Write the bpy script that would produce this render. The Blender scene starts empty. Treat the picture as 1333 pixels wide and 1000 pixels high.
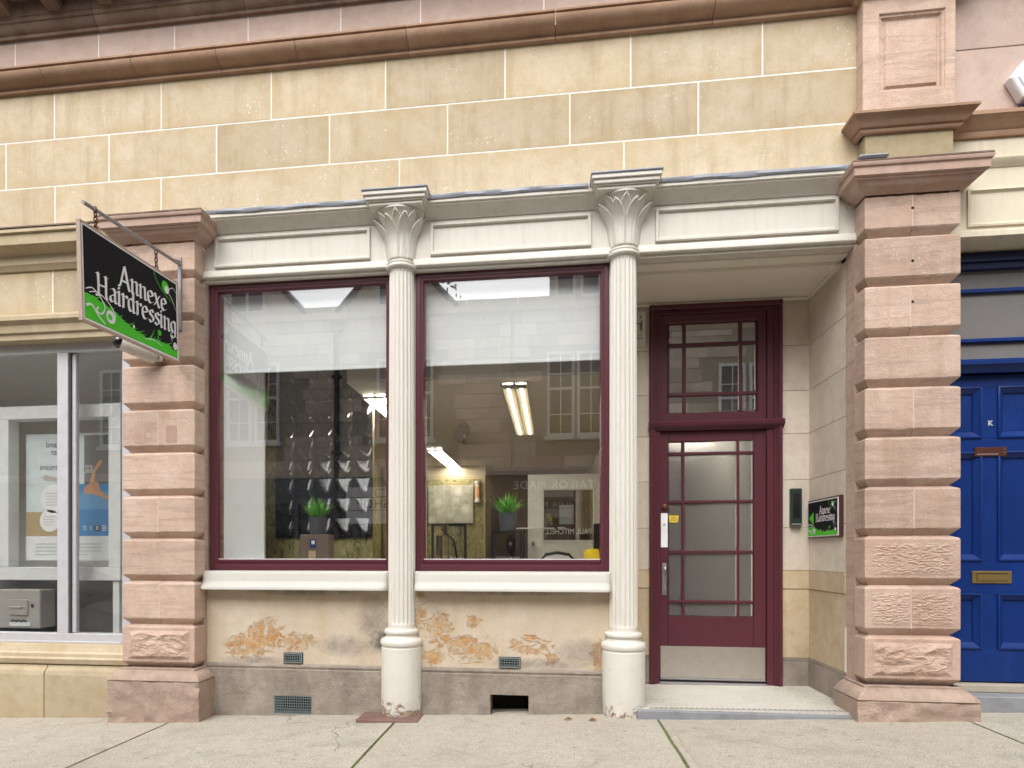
import bpy, bmesh, math, random
from mathutils import Vector, Matrix, noise
R = math.radians
rng = random.Random(7)
S = bpy.context.scene
COL = S.collection

# ------------------------------------------------------------------ camera, sky, sun, exposure
cam_d = bpy.data.cameras.new('camera'); cam = bpy.data.objects.new('camera', cam_d); COL.objects.link(cam)
S.camera = cam
cam.location = (0, -4.9, 1.2); cam.rotation_euler = (R(90), 0, R(7.3))
cam_d.sensor_fit = 'HORIZONTAL'; cam_d.sensor_width = 36; cam_d.lens = 36 * 840 / 1333
cam_d.shift_x = (666.5 - 612) / 1333; cam_d.shift_y = (721 - 500) / 1333
cam_d.clip_start = 0.05; cam_d.clip_end = 500
SUN_EL, SUN_AZ = 50, 190        # azimuth measured clockwise from +Y (the facade faces -Y)
w = bpy.data.worlds.new('World'); S.world = w; w.use_nodes = True
nt = w.node_tree; nt.nodes.clear()
sky = nt.nodes.new('ShaderNodeTexSky'); sky.sky_type = 'NISHITA'; sky.sun_disc = False
sky.sun_elevation = R(SUN_EL); sky.sun_rotation = R(SUN_AZ); sky.dust_density = 4.0; sky.air_density = 1.0
hs = nt.nodes.new('ShaderNodeHueSaturation'); hs.inputs['Saturation'].default_value = 0.10
bg = nt.nodes.new('ShaderNodeBackground'); bg.inputs['Strength'].default_value = 0.15
wo = nt.nodes.new('ShaderNodeOutputWorld')
nt.links.new(sky.outputs[0], hs.inputs['Color']); nt.links.new(hs.outputs[0], bg.inputs[0]); nt.links.new(bg.outputs[0], wo.inputs[0])
sun_d = bpy.data.lights.new('sun', 'SUN'); sun_d.energy = 1.25; sun_d.angle = R(50); sun_d.color = (1, .975, .94)
sun = bpy.data.objects.new('sun', sun_d); COL.objects.link(sun)
az, el = R(SUN_AZ), R(SUN_EL)
sv = Vector((math.sin(az) * math.cos(el), math.cos(az) * math.cos(el), math.sin(el)))
sun.location = (0, -8, 14); sun.rotation_euler = sv.to_track_quat('Z', 'Y').to_euler()
S.view_settings.view_transform = 'Standard'; S.view_settings.look = 'None'
S.view_settings.exposure = 0.73; S.view_settings.gamma = 1
S.render.engine = 'CYCLES'
S.cycles.max_bounces = 8; S.cycles.transparent_max_bounces = 24; S.cycles.glossy_bounces = 6
S.cycles.diffuse_bounces = 5

# ------------------------------------------------------------------ materials
class G:
    def __init__(s, name):
        s.m = bpy.data.materials.new(name); s.m.use_nodes = True
        s.t = s.m.node_tree; s.n = s.t.nodes; s.b = s.n['Principled BSDF']; s._v = None
    def node(s, typ, **kw):
        x = s.n.new(typ)
        for k, v in kw.items(): setattr(x, k, v)
        return x
    def link(s, a, b): s.t.links.new(a, b)
    def vec(s, rnd=True):
        if s._v is None:
            tc = s.node('ShaderNodeTexCoord'); v = tc.outputs['Object']
            if rnd:
                oi = s.node('ShaderNodeObjectInfo')
                mu = s.node('ShaderNodeMath', operation='MULTIPLY'); mu.inputs[1].default_value = 71.3
                s.link(oi.outputs['Random'], mu.inputs[0])
                ad = s.node('ShaderNodeVectorMath', operation='ADD')
                s.link(v, ad.inputs[0]); s.link(mu.outputs[0], ad.inputs[1]); v = ad.outputs[0]
            s._v = v
        return s._v
    def scaled(s, sc, rnd=True):
        mp = s.node('ShaderNodeMapping'); s.link(s.vec(rnd), mp.inputs[0]); mp.inputs['Scale'].default_value = sc
        return mp.outputs[0]
    def noise(s, scale, detail=4, rough=.55, sc=None, dist=0, rnd=True):
        x = s.node('ShaderNodeTexNoise'); x.inputs['Scale'].default_value = scale; x.inputs['Detail'].default_value = detail
        x.inputs['Roughness'].default_value = rough; x.inputs['Distortion'].default_value = dist
        s.link(s.scaled(sc, rnd) if sc else s.vec(rnd), x.inputs['Vector']); return x.outputs['Fac']
    def ramp(s, fac, stops):
        x = s.node('ShaderNodeValToRGB'); s.link(fac, x.inputs[0]); e = x.color_ramp.elements
        while len(e) < len(stops): e.new(.5)
        for q, (p, c) in zip(e, stops):
            q.position = p; q.color = (c, c, c, 1) if not hasattr(c, '__len__') else (*c[:3], 1)
        return x.outputs[0]
    def mix(s, fac, a, b, mode='MIX'):
        x = s.node('ShaderNodeMix', data_type='RGBA', blend_type=mode)
        for v, i in ((fac, 0), (a, 6), (b, 7)):
            if hasattr(v, 'is_output'): s.link(v, x.inputs[i])
            elif i == 0: x.inputs[0].default_value = v
            else: x.inputs[i].default_value = (*v[:3], 1)
        return x.outputs[2]
    def math(s, op, a, b=0, clamp=False):
        x = s.node('ShaderNodeMath', operation=op, use_clamp=clamp)
        for v, i in ((a, 0), (b, 1)):
            if hasattr(v, 'is_output'): s.link(v, x.inputs[i])
            else: x.inputs[i].default_value = v
        return x.outputs[0]
    def rand(s):
        return s.node('ShaderNodeObjectInfo').outputs['Random']
    def bump(s, h, strength=.3, dist=.01, normal=None):
        x = s.node('ShaderNodeBump'); x.inputs['Strength'].default_value = strength; x.inputs['Distance'].default_value = dist
        s.link(h, x.inputs['Height'])
        if normal is not None: s.link(normal, x.inputs['Normal'])
        return x.outputs[0]
    def fin(s, col=None, rough=.6, normal=None, metal=0, spec=.5):
        if col is not None:
            if hasattr(col, 'is_output'): s.link(col, s.b.inputs['Base Color'])
            else: s.b.inputs['Base Color'].default_value = (*col[:3], 1)
        if hasattr(rough, 'is_output'): s.link(rough, s.b.inputs['Roughness'])
        else: s.b.inputs['Roughness'].default_value = rough
        s.b.inputs['Metallic'].default_value = metal; s.b.inputs['Specular IOR Level'].default_value = spec
        if normal is not None: s.link(normal, s.b.inputs['Normal'])
        return s.m

def stone(name, a, b, c, var=.12, soot=0, sootcol=(.10, .085, .07), grain=.35, bands=0, rnd=True, spots=0, edge=0, streak=0):
    g = G(name)
    n1 = g.noise(1.6, 5, .6, dist=.4, rnd=rnd); n2 = g.noise(9, 5, .65, rnd=rnd); n3 = g.noise(90, 3, .6, rnd=rnd)
    col = g.mix(g.ramp(n1, [(.35, 0), (.68, 1)]), a, b)
    col = g.mix(g.ramp(n2, [(.45, 0), (.75, .75)]), col, c)
    if bands:
        nb = g.noise(2.2, 4, .6, sc=(.6, .6, 7), dist=1.2, rnd=rnd)
        col = g.mix(g.ramp(nb, [(.5, 0), (.62, bands)]), col, tuple(x * .72 for x in a))
    col = g.mix(g.ramp(n3, [(.25, .16), (.55, 0)]), col, tuple(x * .45 for x in a))
    if spots:
        vo = g.node('ShaderNodeTexVoronoi'); vo.inputs['Scale'].default_value = 26; g.link(g.vec(rnd), vo.inputs['Vector'])
        sp = g.math('MULTIPLY', g.ramp(vo.outputs['Distance'], [(.13, 1), (.22, 0)]), g.ramp(g.noise(2.6, 3, rnd=rnd), [(.54, 0), (.62, spots)]))
        col = g.mix(sp, col, (.78, .73, .65))
    if streak:    # rain runs down the face
        col = g.mix(g.ramp(g.noise(7, 5, .65, sc=(1, 1, .10), rnd=rnd), [(.50, 0), (.72, streak)]), col, tuple(x * y for x, y in zip(a, (.66, .60, .52))))
        col = g.mix(g.ramp(g.noise(3.1, 6, .7, dist=.8, rnd=rnd), [(.55, 0), (.75, streak)]), col, tuple(x * y for x, y in zip(b, (1.1, 1.12, 1.18))))
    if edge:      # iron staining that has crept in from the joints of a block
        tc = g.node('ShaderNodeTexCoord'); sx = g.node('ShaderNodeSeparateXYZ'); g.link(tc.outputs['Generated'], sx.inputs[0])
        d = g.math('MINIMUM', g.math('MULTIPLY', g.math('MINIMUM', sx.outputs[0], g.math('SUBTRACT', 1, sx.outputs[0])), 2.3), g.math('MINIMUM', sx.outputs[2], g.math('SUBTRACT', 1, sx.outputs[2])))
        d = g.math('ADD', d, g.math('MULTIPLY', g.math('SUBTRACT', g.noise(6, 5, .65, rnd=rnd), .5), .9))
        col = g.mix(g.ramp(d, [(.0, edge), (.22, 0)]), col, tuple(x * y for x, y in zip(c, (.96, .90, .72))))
    if soot:
        ns = g.noise(2.3, 6, .7, sc=(1, 1, .6), rnd=rnd)
        col = g.mix(g.ramp(ns, [(.42, 0), (.72, soot)]), col, sootcol)
    r = g.rand()
    br = g.math('ADD', g.math('MULTIPLY', r, var * 2), 1 - var)
    x = g.node('ShaderNodeVectorMath', operation='SCALE'); g.link(col, x.inputs[0]); g.link(br, x.inputs['Scale'])
    hgt = g.math('ADD', g.math('MULTIPLY', n3, .5), g.math('ADD', n2, g.math('MULTIPLY', g.noise(30, 4, .7, rnd=rnd), .7)))
    return g.fin(x.outputs[0], .88, g.bump(hgt, grain, .012), spec=.25)

def paint(name, col, rough=.45, var=.1, dirt=0, dirtcol=(.2, .17, .13), bump=.06, streak=False, spec=.4):
    g = G(name)
    n1 = g.noise(3.0, 5, .6); n2 = g.noise(40, 4, .6, sc=(1, 1, .25))
    c = g.mix(g.ramp(n1, [(.3, 0), (.75, 1)]), col, tuple(x * (1 - var) for x in col))
    c = g.mix(g.ramp(n2, [(.3, .18), (.6, 0)]), c, tuple(x * .8 for x in col))
    if dirt:
        nd = g.noise(4.5, 7, .72, sc=(1, 1, .5))
        c = g.mix(g.ramp(nd, [(.48, 0), (.8, dirt)]), c, dirtcol)
    if streak:
        c = g.mix(g.ramp(g.noise(16, 5, .65, sc=(1, 1, .05)), [(.50, 0), (.70, .30)]), c, dirtcol)
    rr = g.math('ADD', g.math('MULTIPLY', n1, .2), rough - .1)
    return g.fin(c, rr, g.bump(g.math('ADD', n2, n1), bump, .006), spec=spec)

def plain(name, col, rough=.5, metal=0, spec=.5):
    g = G(name); n = g.noise(14, 4, .6)
    c = g.mix(g.ramp(n, [(.3, 0), (.8, 1)]), col, tuple(x * .86 for x in col))
    return g.fin(c, rough, g.bump(n, .04, .004), metal, spec)

def emit(name, col, st):
    g = G(name); g.b.inputs['Emission Color'].default_value = (*col, 1); g.b.inputs['Emission Strength'].default_value = st
    return g.fin(col, .5)

def glass(name, base=.10, tint=(.93, .95, .94), wav=0.0):
    g = G(name); g.n.remove(g.b); out = g.n['Material Output']
    fr = g.node('ShaderNodeLayerWeight'); fr.inputs['Blend'].default_value = .5      # Schlick curve, the same from both sides
    f = g.math('ADD', g.math('MULTIPLY', g.math('POWER', fr.outputs['Facing'], 5), .9), base, clamp=True)
    tr = g.node('ShaderNodeBsdfTransparent'); tr.inputs[0].default_value = (*tint, 1)
    gl = g.node('ShaderNodeBsdfGlossy'); gl.inputs['Roughness'].default_value = 0.0; gl.inputs['Color'].default_value = (.97, .98, 1, 1)
    if wav:
        bn = g.bump(g.noise(1.6, 2, .4), wav, .01); g.link(bn, gl.inputs['Normal'])
    mx = g.node('ShaderNodeMixShader'); g.link(f, mx.inputs[0]); g.link(tr.outputs[0], mx.inputs[1]); g.link(gl.outputs[0], mx.inputs[2])
    g.link(mx.outputs[0], out.inputs['Surface']); return g.m

def frosted(name):
    g = G(name); g.b.inputs['Transmission Weight'].default_value = .93; g.b.inputs['IOR'].default_value = 1.3
    n = g.noise(55, 3, .5); n2 = g.noise(6, 2, .5, sc=(1, 1, .5))
    return g.fin((.86, .84, .80), .30, g.bump(g.math('ADD', n, n2), .35, .006), spec=.5)

M = {}
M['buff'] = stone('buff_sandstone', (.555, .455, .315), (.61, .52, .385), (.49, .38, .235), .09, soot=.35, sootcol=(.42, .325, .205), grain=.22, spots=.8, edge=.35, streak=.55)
M['buffdull'] = stone('weathered_buff_sandstone', (.40, .33, .21), (.46, .38, .25), (.34, .26, .15), .06, soot=.35, sootcol=(.19, .155, .11), grain=.2)
M['buff2'] = stone('golden_sandstone', (.455, .37, .245), (.51, .43, .305), (.385, .295, .175), .06, soot=.22, sootcol=(.27, .2, .12), grain=.18)
M['pink'] = stone('pink_sandstone', (.555, .405, .32), (.63, .485, .405), (.49, .33, .245), .15, soot=.35, sootcol=(.38, .265, .21), grain=.6, bands=.55, spots=.4, streak=.4)
M['pinkrough'] = stone('rock_faced_pink_sandstone', (.54, .38, .30), (.59, .44, .36), (.47, .31, .235), .05, soot=.3, sootcol=(.22, .16, .13), grain=.75)
M['pinkbase'] = stone('worn_pink_plinth_stone', (.43, .315, .25), (.50, .38, .315), (.35, .24, .18), .05, soot=.6, sootcol=(.21, .16, .13), grain=.95)
M['pinkcap'] = stone('brownish_pink_capital_stone', (.47, .325, .265), (.53, .39, .325), (.40, .26, .2), .04, soot=.4, sootcol=(.24, .17, .14), grain=.25)
M['redmould'] = stone('red_brown_moulding_stone', (.40, .25, .165), (.48, .32, .22), (.36, .21, .135), .06, soot=.35, sootcol=(.17, .115, .085), grain=.22)
M['pinksoot'] = stone('pink_grey_course_stone', (.53, .40, .34), (.58, .46, .40), (.46, .33, .27), .08, soot=.3, sootcol=(.30, .24, .21), grain=.2)
M['sootcorn'] = stone('sooty_cornice_stone', (.24, .165, .125), (.34, .25, .20), (.19, .12, .085), .06, soot=.75, sootcol=(.085, .065, .055), grain=.3)
M['reveal'] = stone('pale_reveal_stone', (.68, .60, .505), (.74, .67, .585), (.60, .505, .40), .06, soot=.4, sootcol=(.42, .335, .25), grain=.15)
M['revealbuff'] = stone('stained_buff_reveal_stone', (.56, .45, .30), (.62, .52, .37), (.47, .34, .19), .05, soot=.4, sootcol=(.24, .19, .13), grain=.2)
M['plinthbay'] = stone('grey_brown_bay_plinth_stone', (.30, .255, .21), (.40, .345, .29), (.22, .18, .14), 0, soot=.8, sootcol=(.14, .12, .10), grain=.8, rnd=False)
M['plinth'] = stone('grey_brown_plinth_stone', (.29, .245, .205), (.36, .31, .265), (.23, .185, .15), .05, soot=.5, sootcol=(.15, .13, .11), grain=.5)
M['oppstone'] = stone('brown_grey_rubble_stone', (.68, .57, .48), (.74, .645, .56), (.57, .45, .365), .2, soot=.2, sootcol=(.17, .13, .11), grain=.5)
M['mortar'] = plain('white_lime_pointing', (.86, .84, .80), .9)
M['mortarpink'] = plain('pale_pink_pointing', (.66, .54, .47), .9)
M['mortarp'] = plain('pinkish_mortar', (.50, .38, .31), .9)
M['mortard'] = plain('dull_mortar', (.42, .37, .30), .9)
M['cream'] = paint('cream_masonry_paint', (.67, .635, .57), .5, .05, dirt=.16, dirtcol=(.45, .38, .28), streak=True, bump=.08)
M['creamcol'] = paint('cream_column_paint', (.70, .67, .61), .42, .05, dirt=.22, dirtcol=(.5, .42, .32), streak=True, bump=.08)
M['creamsill'] = paint('cream_sill_paint', (.54, .52, .475), .5, .05, dirt=.12, dirtcol=(.42, .36, .28), bump=.1)
M['creamold'] = paint('aged_cream_stone_paint', (.70, .63, .49), .6, .08, dirt=.3, dirtcol=(.42, .34, .22), streak=True, bump=.12)
M['soffit'] = paint('cream_soffit_paint', (.84, .79, .68), .55, .06, bump=.04)
M['maroon'] = paint('maroon_gloss_paint', (.100, .027, .037), .36, .15, bump=.08, spec=.3)
M['blue'] = paint('blue_gloss_paint', (.004, .028, .170), .36, .3, dirt=.3, dirtcol=(.02, .07, .26), bump=.3, spec=.28)
M['bluedark'] = paint('dark_blue_paint', (.010, .022, .10), .4, .2, bump=.1)
M['lead'] = paint('lead_flashing', (.36, .38, .44), .5, .25, dirt=.4, dirtcol=(.62, .63, .66), bump=.5)
M['alu'] = plain('grey_aluminium_frame', (.62, .61, .64), .38, .2)
M['aludark'] = plain('dark_gasket', (.06, .06, .07), .5)
M['steel'] = plain('brushed_steel', (.56, .52, .47), .38, .85)
M['steelgrey'] = plain('galvanised_steel', (.33, .32, .33), .5, .5)
M['rust'] = plain('rusty_chain', (.16, .06, .045), .8)
M['brass'] = plain('tarnished_brass', (.34, .24, .09), .42, .8)
M['bronze'] = plain('brown_name_plate', (.075, .022, .012), .35)
M['black'] = plain('black_plastic', (.012, .012, .014), .3)
M['signblack'] = plain('black_sign_print', (.010, .010, .014), .55, spec=.12)
M['white'] = plain('white_paint', (.80, .80, .79), .45)
M['pvc'] = plain('white_upvc', (.78, .79, .80), .35)
M['signwhite'] = plain('white_print', (.86, .85, .86), .6, spec=.15)
M['signgreen'] = plain('green_print', (.09, .60, .035), .6, spec=.12)
M['signlime'] = plain('pale_green_print', (.45, .80, .35), .4)
M['darkgreen'] = plain('dark_green_metal', (.018, .035, .03), .4)
M['grille'] = plain('verdigris_grille', (.20, .24, .24), .7)
M['void'] = plain('dark_cavity', (.006, .006, .006), .95)
M['slate'] = stone('grey_slate_step', (.25, .26, .28), (.31, .315, .33), (.20, .205, .22), .05, soot=.2, grain=.3)
M['rustslab'] = stone('red_brown_slab', (.20, .115, .095), (.25, .16, .135), (.15, .08, .065), .05, soot=.3, grain=.4)
M['glass'] = glass('window_glass', .155, (.99, .995, .99), wav=.02)
M['glasst'] = glass('transom_glass', .23, (.97, .97, .96), wav=.03)
M['frost'] = frosted('textured_obscure_glass')
M['blind'] = paint('white_blind_fabric', (.84, .855, .865), .7, .02, bump=.02)
M['blindr'] = paint('white_inner_reveal_paint', (.90, .90, .89), .6, .02, bump=.02)
M['leaf'] = plain('green_plastic_grass', (.16, .50, .035), .45)
M['leafd'] = plain('dark_green_plastic_grass', (.06, .27, .025), .45)
M['pot'] = plain('grey_plant_pot', (.085, .085, .10), .5)
M['glossblack'] = plain('gloss_black_tile', (.011, .011, .014), .12, spec=.8)
M['ceil'] = plain('beige_ceiling', (.56, .50, .42), .8)
M['tube'] = emit('fluorescent_tube', (1, .95, .84), 40)
M['bladegold'] = plain('dull_gold_louvre', (.20, .17, .11), .5, .3)
M['tubedim'] = emit('dim_fluorescent_tube', (1, .93, .78), 18)
M['salonwhite'] = plain('white_partition', (.86, .86, .84), .5)
M['salonbrown'] = plain('brown_salon_wall', (.15, .105, .075), .7)
M['salonbeige'] = plain('beige_salon_wall', (.46, .38, .25), .7)
M['salonfloor'] = plain('dark_wood_floor', (.14, .09, .055), .4)
M['hall'] = plain('grey_beige_hall_wall', (.66, .63, .58), .7)
M['wood'] = plain('brown_varnished_wood', (.20, .09, .045), .4)
M['yellow'] = plain('yellow_sticker', (.85, .60, .02), .4)
M['paper'] = plain('white_paper', (.80, .81, .80), .6)
M['papergrey'] = plain('pale_blue_grey_print', (.68, .74, .75), .5)
M['ink'] = plain('grey_ink', (.16, .17, .19), .6)
M['inklight'] = plain('pale_grey_ink', (.42, .44, .46), .6)
M['navy'] = plain('navy_print', (.015, .035, .14), .5)
M['sea'] = plain('blue_print', (.05, .25, .55), .5)
M['sea2'] = plain('mid_blue_print', (.13, .36, .62), .5)
M['sand'] = plain('tan_print', (.45, .34, .18), .5)
M['rockprint'] = plain('dark_grey_print', (.17, .16, .155), .5)
M['skinprint'] = plain('orange_skin_tone_print', (.66, .33, .17), .5)
M['boxmetal'] = plain('grey_brown_box_metal', (.56, .52, .48), .42, .4)
M['asphalt'] = stone('asphalt', (.05, .05, .052), (.06, .06, .06), (.04, .04, .042), .02, grain=.6)
M['slatesroof'] = stone('slate_roof', (.10, .10, .115), (.13, .13, .14), (.08, .08, .09), .1, grain=.4)
M['carpaint'] = plain('dark_grey_car_paint', (.085, .09, .10), .22, .4)
M['carglass'] = plain('dark_car_glass', (.012, .014, .016), .06, spec=.8)
M['rubber'] = plain('tyre_rubber', (.015, .015, .015), .8)
M['chrome'] = plain('bright_metal', (.6, .6, .62), .15, 1)
M['headlamp'] = plain('clear_headlamp', (.6, .62, .65), .1, .3)
M['bark'] = plain('tree_bark', (.07, .05, .035), .9)
M['foliage'] = plain('tree_leaf', (.05, .075, .025), .7)
M['dryleaf'] = plain('dry_leaf', (.22, .09, .03), .8)

def column_foot_mat():
    g = G('flaking_column_foot_paint'); tc = g.node('ShaderNodeTexCoord'); sx = g.node('ShaderNodeSeparateXYZ'); g.link(tc.outputs['Object'], sx.inputs[0])
    c = g.mix(g.ramp(g.noise(3, 5, .6, rnd=False), [(.3, 0), (.75, 1)]), (.70, .67, .61), (.63, .60, .54))
    c = g.mix(g.ramp(g.noise(9, 7, .75, rnd=False), [(.56, 0), (.74, .5)]), c, (.45, .40, .33))
    lift = g.math('SUBTRACT', .135, sx.outputs[2]); k = g.ramp(g.math('ADD', g.noise(16, 6, .7, rnd=False, dist=.5), g.math('MULTIPLY', lift, 1.1)), [(.64, 0), (.67, 1)])
    c = g.mix(k, c, g.mix(g.ramp(g.noise(30, 3, .6, rnd=False), [(.4, 0), (.6, 1)]), (.30, .15, .075), (.42, .36, .29)))
    return g.fin(c, .55, g.bump(g.math('MULTIPLY', k, -1), .8, .005, g.bump(g.noise(25, 5, .7, rnd=False), .2, .01)), spec=.3)
M['columnfoot'] = column_foot_mat()
def render_panel_mat():
    g = G('peeling_masonry_render')
    tc = g.node('ShaderNodeTexCoord'); sx = g.node('ShaderNodeSeparateXYZ'); g.link(tc.outputs['Object'], sx.inputs[0])
    n1 = g.noise(2.2, 5, .6, rnd=False); n2 = g.noise(14, 5, .65, rnd=False); n3 = g.noise(90, 3, .6, rnd=False)
    c = g.mix(g.ramp(n1, [(.35, 0), (.7, 1)]), (.55, .455, .35), (.62, .54, .44))
    c = g.mix(g.ramp(n2, [(.45, 0), (.75, .5)]), c, (.48, .38, .27))
    # warm vertical weathering
    nv = g.noise(5, 5, .6, sc=(1, 1, .12), rnd=False)
    c = g.mix(g.ramp(nv, [(.5, 0), (.75, .4)]), c, (.50, .36, .20))
    def spot(cx, cz, rx, rz, soft=.9):
        a = g.math('DIVIDE', g.math('SUBTRACT', sx.outputs[0], cx), rx); b = g.math('DIVIDE', g.math('SUBTRACT', sx.outputs[2], cz), rz)
        d = g.math('ADD', g.math('MULTIPLY', a, a), g.math('MULTIPLY', b, b))
        return g.math('SUBTRACT', 1, d, clamp=True)
    def union(l):
        o = l[0]
        for q in l[1:]: o = g.math('MAXIMUM', o, q)
        return o
    # where the skim coat has come away: ochre patches of stone
    och = union([spot(-2.46, .46, .28, .15), spot(-2.28, .55, .22, .2), spot(-2.02, .50, .22, .12), spot(-1.03, .74, .09, .24),
                 spot(-.86, .60, .17, .22), spot(-.62, .47, .28, .17), spot(-.92, .40, .14, .12), spot(-.18, .50, .26, .10), spot(.36, .42, .12, .2), spot(-.6, .68, .1, .08),
                 spot(-.02, .40, .12, .08)])
    ne = g.noise(8, 8, .72, rnd=False, dist=1.6, sc=(1, 1, 1.3)); 
    k = g.ramp(g.math('MULTIPLY', g.math('POWER', och, .35), ne), [(.42, 0), (.49, 1)])
    k = g.math('MULTIPLY', k, g.ramp(g.noise(17, 6, .75, rnd=False, dist=1.0), [(.34, .35), (.52, 1)]))
    oc = g.mix(g.ramp(g.noise(22, 4, .7, rnd=False), [(.38, 0), (.64, 1)]), (.45, .20, .05), (.60, .41, .20))
    c = g.mix(g.math('MULTIPLY', k, .88), c, oc)
    # green-grey damp
    so = union([spot(-1.38, .66, .22, .36), spot(.22, .45, .30, .16), spot(-1.62, .47, .36, .13), spot(-.1, .36, .5, .07), spot(-2.4, .34, .4, .06), spot(-1.95, .9, .8, .05), spot(-.3, .905, .8, .04)])
    ks = g.ramp(g.math('MULTIPLY', so, g.noise(9, 8, .75, rnd=False, dist=1.2)), [(.2, 0), (.6, .8)])
    c = g.mix(ks, c, (.19, .165, .145))
    kd = g.ramp(g.math('MULTIPLY', spot(-1.25, .5, .25, .16), g.noise(12, 6, .7, rnd=False)), [(.25, 0), (.45, .9)])
    c = g.mix(kd, c, (.10, .09, .082))
    hgt = g.math('ADD', g.math('ADD', n2, g.math('MULTIPLY', n3, .5)), g.math('MULTIPLY', k, -1.6))
    return g.fin(c, .85, g.bump(g.math('MULTIPLY', k, -1), .3, .003, g.bump(hgt, .4, .012)), spec=.25)
M['render'] = render_panel_mat()

def pavement_mat():
    g = G('worn_concrete_paving')
    n1 = g.noise(1.3, 6, .65); n2 = g.noise(11, 6, .7); n3 = g.noise(130, 3, .7); n4 = g.noise(38, 5, .7)
    c = g.mix(g.ramp(n1, [(.35, 0), (.7, 1)]), (.50, .455, .38), (.57, .525, .45))
    c = g.mix(g.ramp(n2, [(.45, 0), (.78, .6)]), c, (.38, .335, .265))
    c = g.mix(g.ramp(n3, [(.34, .85), (.52, 0)]), c, (.19, .165, .135))
    c = g.mix(g.ramp(n4, [(.63, 0), (.70, .6)]), c, (.20, .175, .145))
    c = g.mix(g.ramp(g.noise(60, 4, .7), [(.64, 0), (.70, .6)]), c, (.60, .57, .50))
    v = g.node('ShaderNodeTexVoronoi'); v.inputs['Scale'].default_value = 5.5; g.link(g.vec(), v.inputs['Vector'])
    c = g.mix(g.ramp(v.outputs['Distance'], [(.085, .55), (.115, 0)]), c, (.24, .215, .185))       # old chewing gum
    c = g.mix(g.ramp(g.noise(2.1, 7, .75, dist=1.5), [(.52, 0), (.72, .55)]), c, (.25, .225, .185))    # tyre and water stains
    cr = g.node('ShaderNodeTexVoronoi'); cr.feature = 'DISTANCE_TO_EDGE'; cr.inputs['Scale'].default_value = .9
    wv = g.node('ShaderNodeVectorMath', operation='ADD'); nz = g.node('ShaderNodeTexNoise'); nz.inputs['Scale'].default_value = 6; g.link(g.vec(), nz.inputs['Vector'])
    sc_ = g.node('ShaderNodeVectorMath', operation='SCALE'); sc_.inputs['Scale'].default_value = .22; g.link(nz.outputs['Color'], sc_.inputs[0]); g.link(g.vec(), wv.inputs[0]); g.link(sc_.outputs[0], wv.inputs[1]); g.link(wv.outputs[0], cr.inputs['Vector'])
    ck = g.math('MULTIPLY', g.ramp(cr.outputs['Distance'], [(.0025, 1), (.006, 0)]), g.ramp(g.noise(.8, 2), [(.55, 0), (.6, .7)]))
    c = g.mix(ck, c, (.10, .09, .075))
    return g.fin(c, .9, g.bump(g.math('ADD', n3, g.math('ADD', n4, n2)), .65, .009), spec=.2)
M['pave'] = pavement_mat()

def moss_mat():
    g = G('mossy_joint'); n = g.noise(9, 5, .7, rnd=False)
    return g.fin(g.mix(g.ramp(n, [(.42, 0), (.58, 1)]), (.12, .10, .06), (.15, .23, .035)), .95, g.bump(g.noise(160, 3), .6, .006))
M['moss'] = moss_mat()

def mosaic_mat():
    g = G('white_mosaic'); tc = g.node('ShaderNodeTexCoord')
    vo = g.node('ShaderNodeTexVoronoi'); vo.feature = 'DISTANCE_TO_EDGE'; vo.inputs['Scale'].default_value = 62; vo.inputs['Randomness'].default_value = .25
    g.link(tc.outputs['Object'], vo.inputs['Vector'])
    v2 = g.node('ShaderNodeTexVoronoi'); v2.inputs['Scale'].default_value = 62; v2.inputs['Randomness'].default_value = .25
    g.link(tc.outputs['Object'], v2.inputs['Vector'])
    sep = g.node('ShaderNodeSeparateColor'); g.link(v2.outputs['Color'], sep.inputs[0])
    c = g.mix(sep.outputs[0], (.66, .64, .585), (.58, .555, .49))
    c = g.mix(g.ramp(vo.outputs['Distance'], [(.02, 1), (.07, 0)]), c, (.42, .39, .33))
    c = g.mix(g.ramp(g.noise(3, 5, .65), [(.45, 0), (.8, .4)]), c, (.40, .36, .29))
    return g.fin(c, .5, g.bump(vo.outputs['Distance'], .3, .004))
M['mosaic'] = mosaic_mat()

def wallpaper_mat():
    g = G('olive_floral_wallpaper')
    a = g.noise(3.2, 5, .65, dist=1.6); v = g.node('ShaderNodeTexVoronoi'); v.inputs['Scale'].default_value = 8; g.link(g.vec(), v.inputs['Vector'])
    c = g.mix(g.ramp(a, [(.4, 0), (.6, 1)]), (.25, .205, .07), (.34, .30, .13))
    c = g.mix(g.ramp(v.outputs['Distance'], [(.2, .8), (.34, 0)]), c, (.42, .36, .17))
    c = g.mix(g.ramp(g.noise(11, 3, .5, sc=(1.6, 1, .7), dist=2), [(.56, 0), (.6, .7)]), c, (.06, .06, .02))
    return g.fin(c, .55)
M['wallpaper'] = wallpaper_mat()

def floral_mat():
    g = G('silver_floral_canvas'); v = g.node('ShaderNodeTexVoronoi'); v.inputs['Scale'].default_value = 4.2; g.link(g.vec(), v.inputs['Vector'])
    n = g.noise(7, 4, .6, dist=1.5)
    c = g.mix(g.ramp(n, [(.4, 0), (.6, 1)]), (.33, .31, .24), (.45, .43, .35))
    c = g.mix(g.ramp(v.outputs['Distance'], [(.12, .8), (.4, 0)]), c, (.68, .66, .56))
    return g.fin(c, .6)
M['floral'] = floral_mat()

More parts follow.
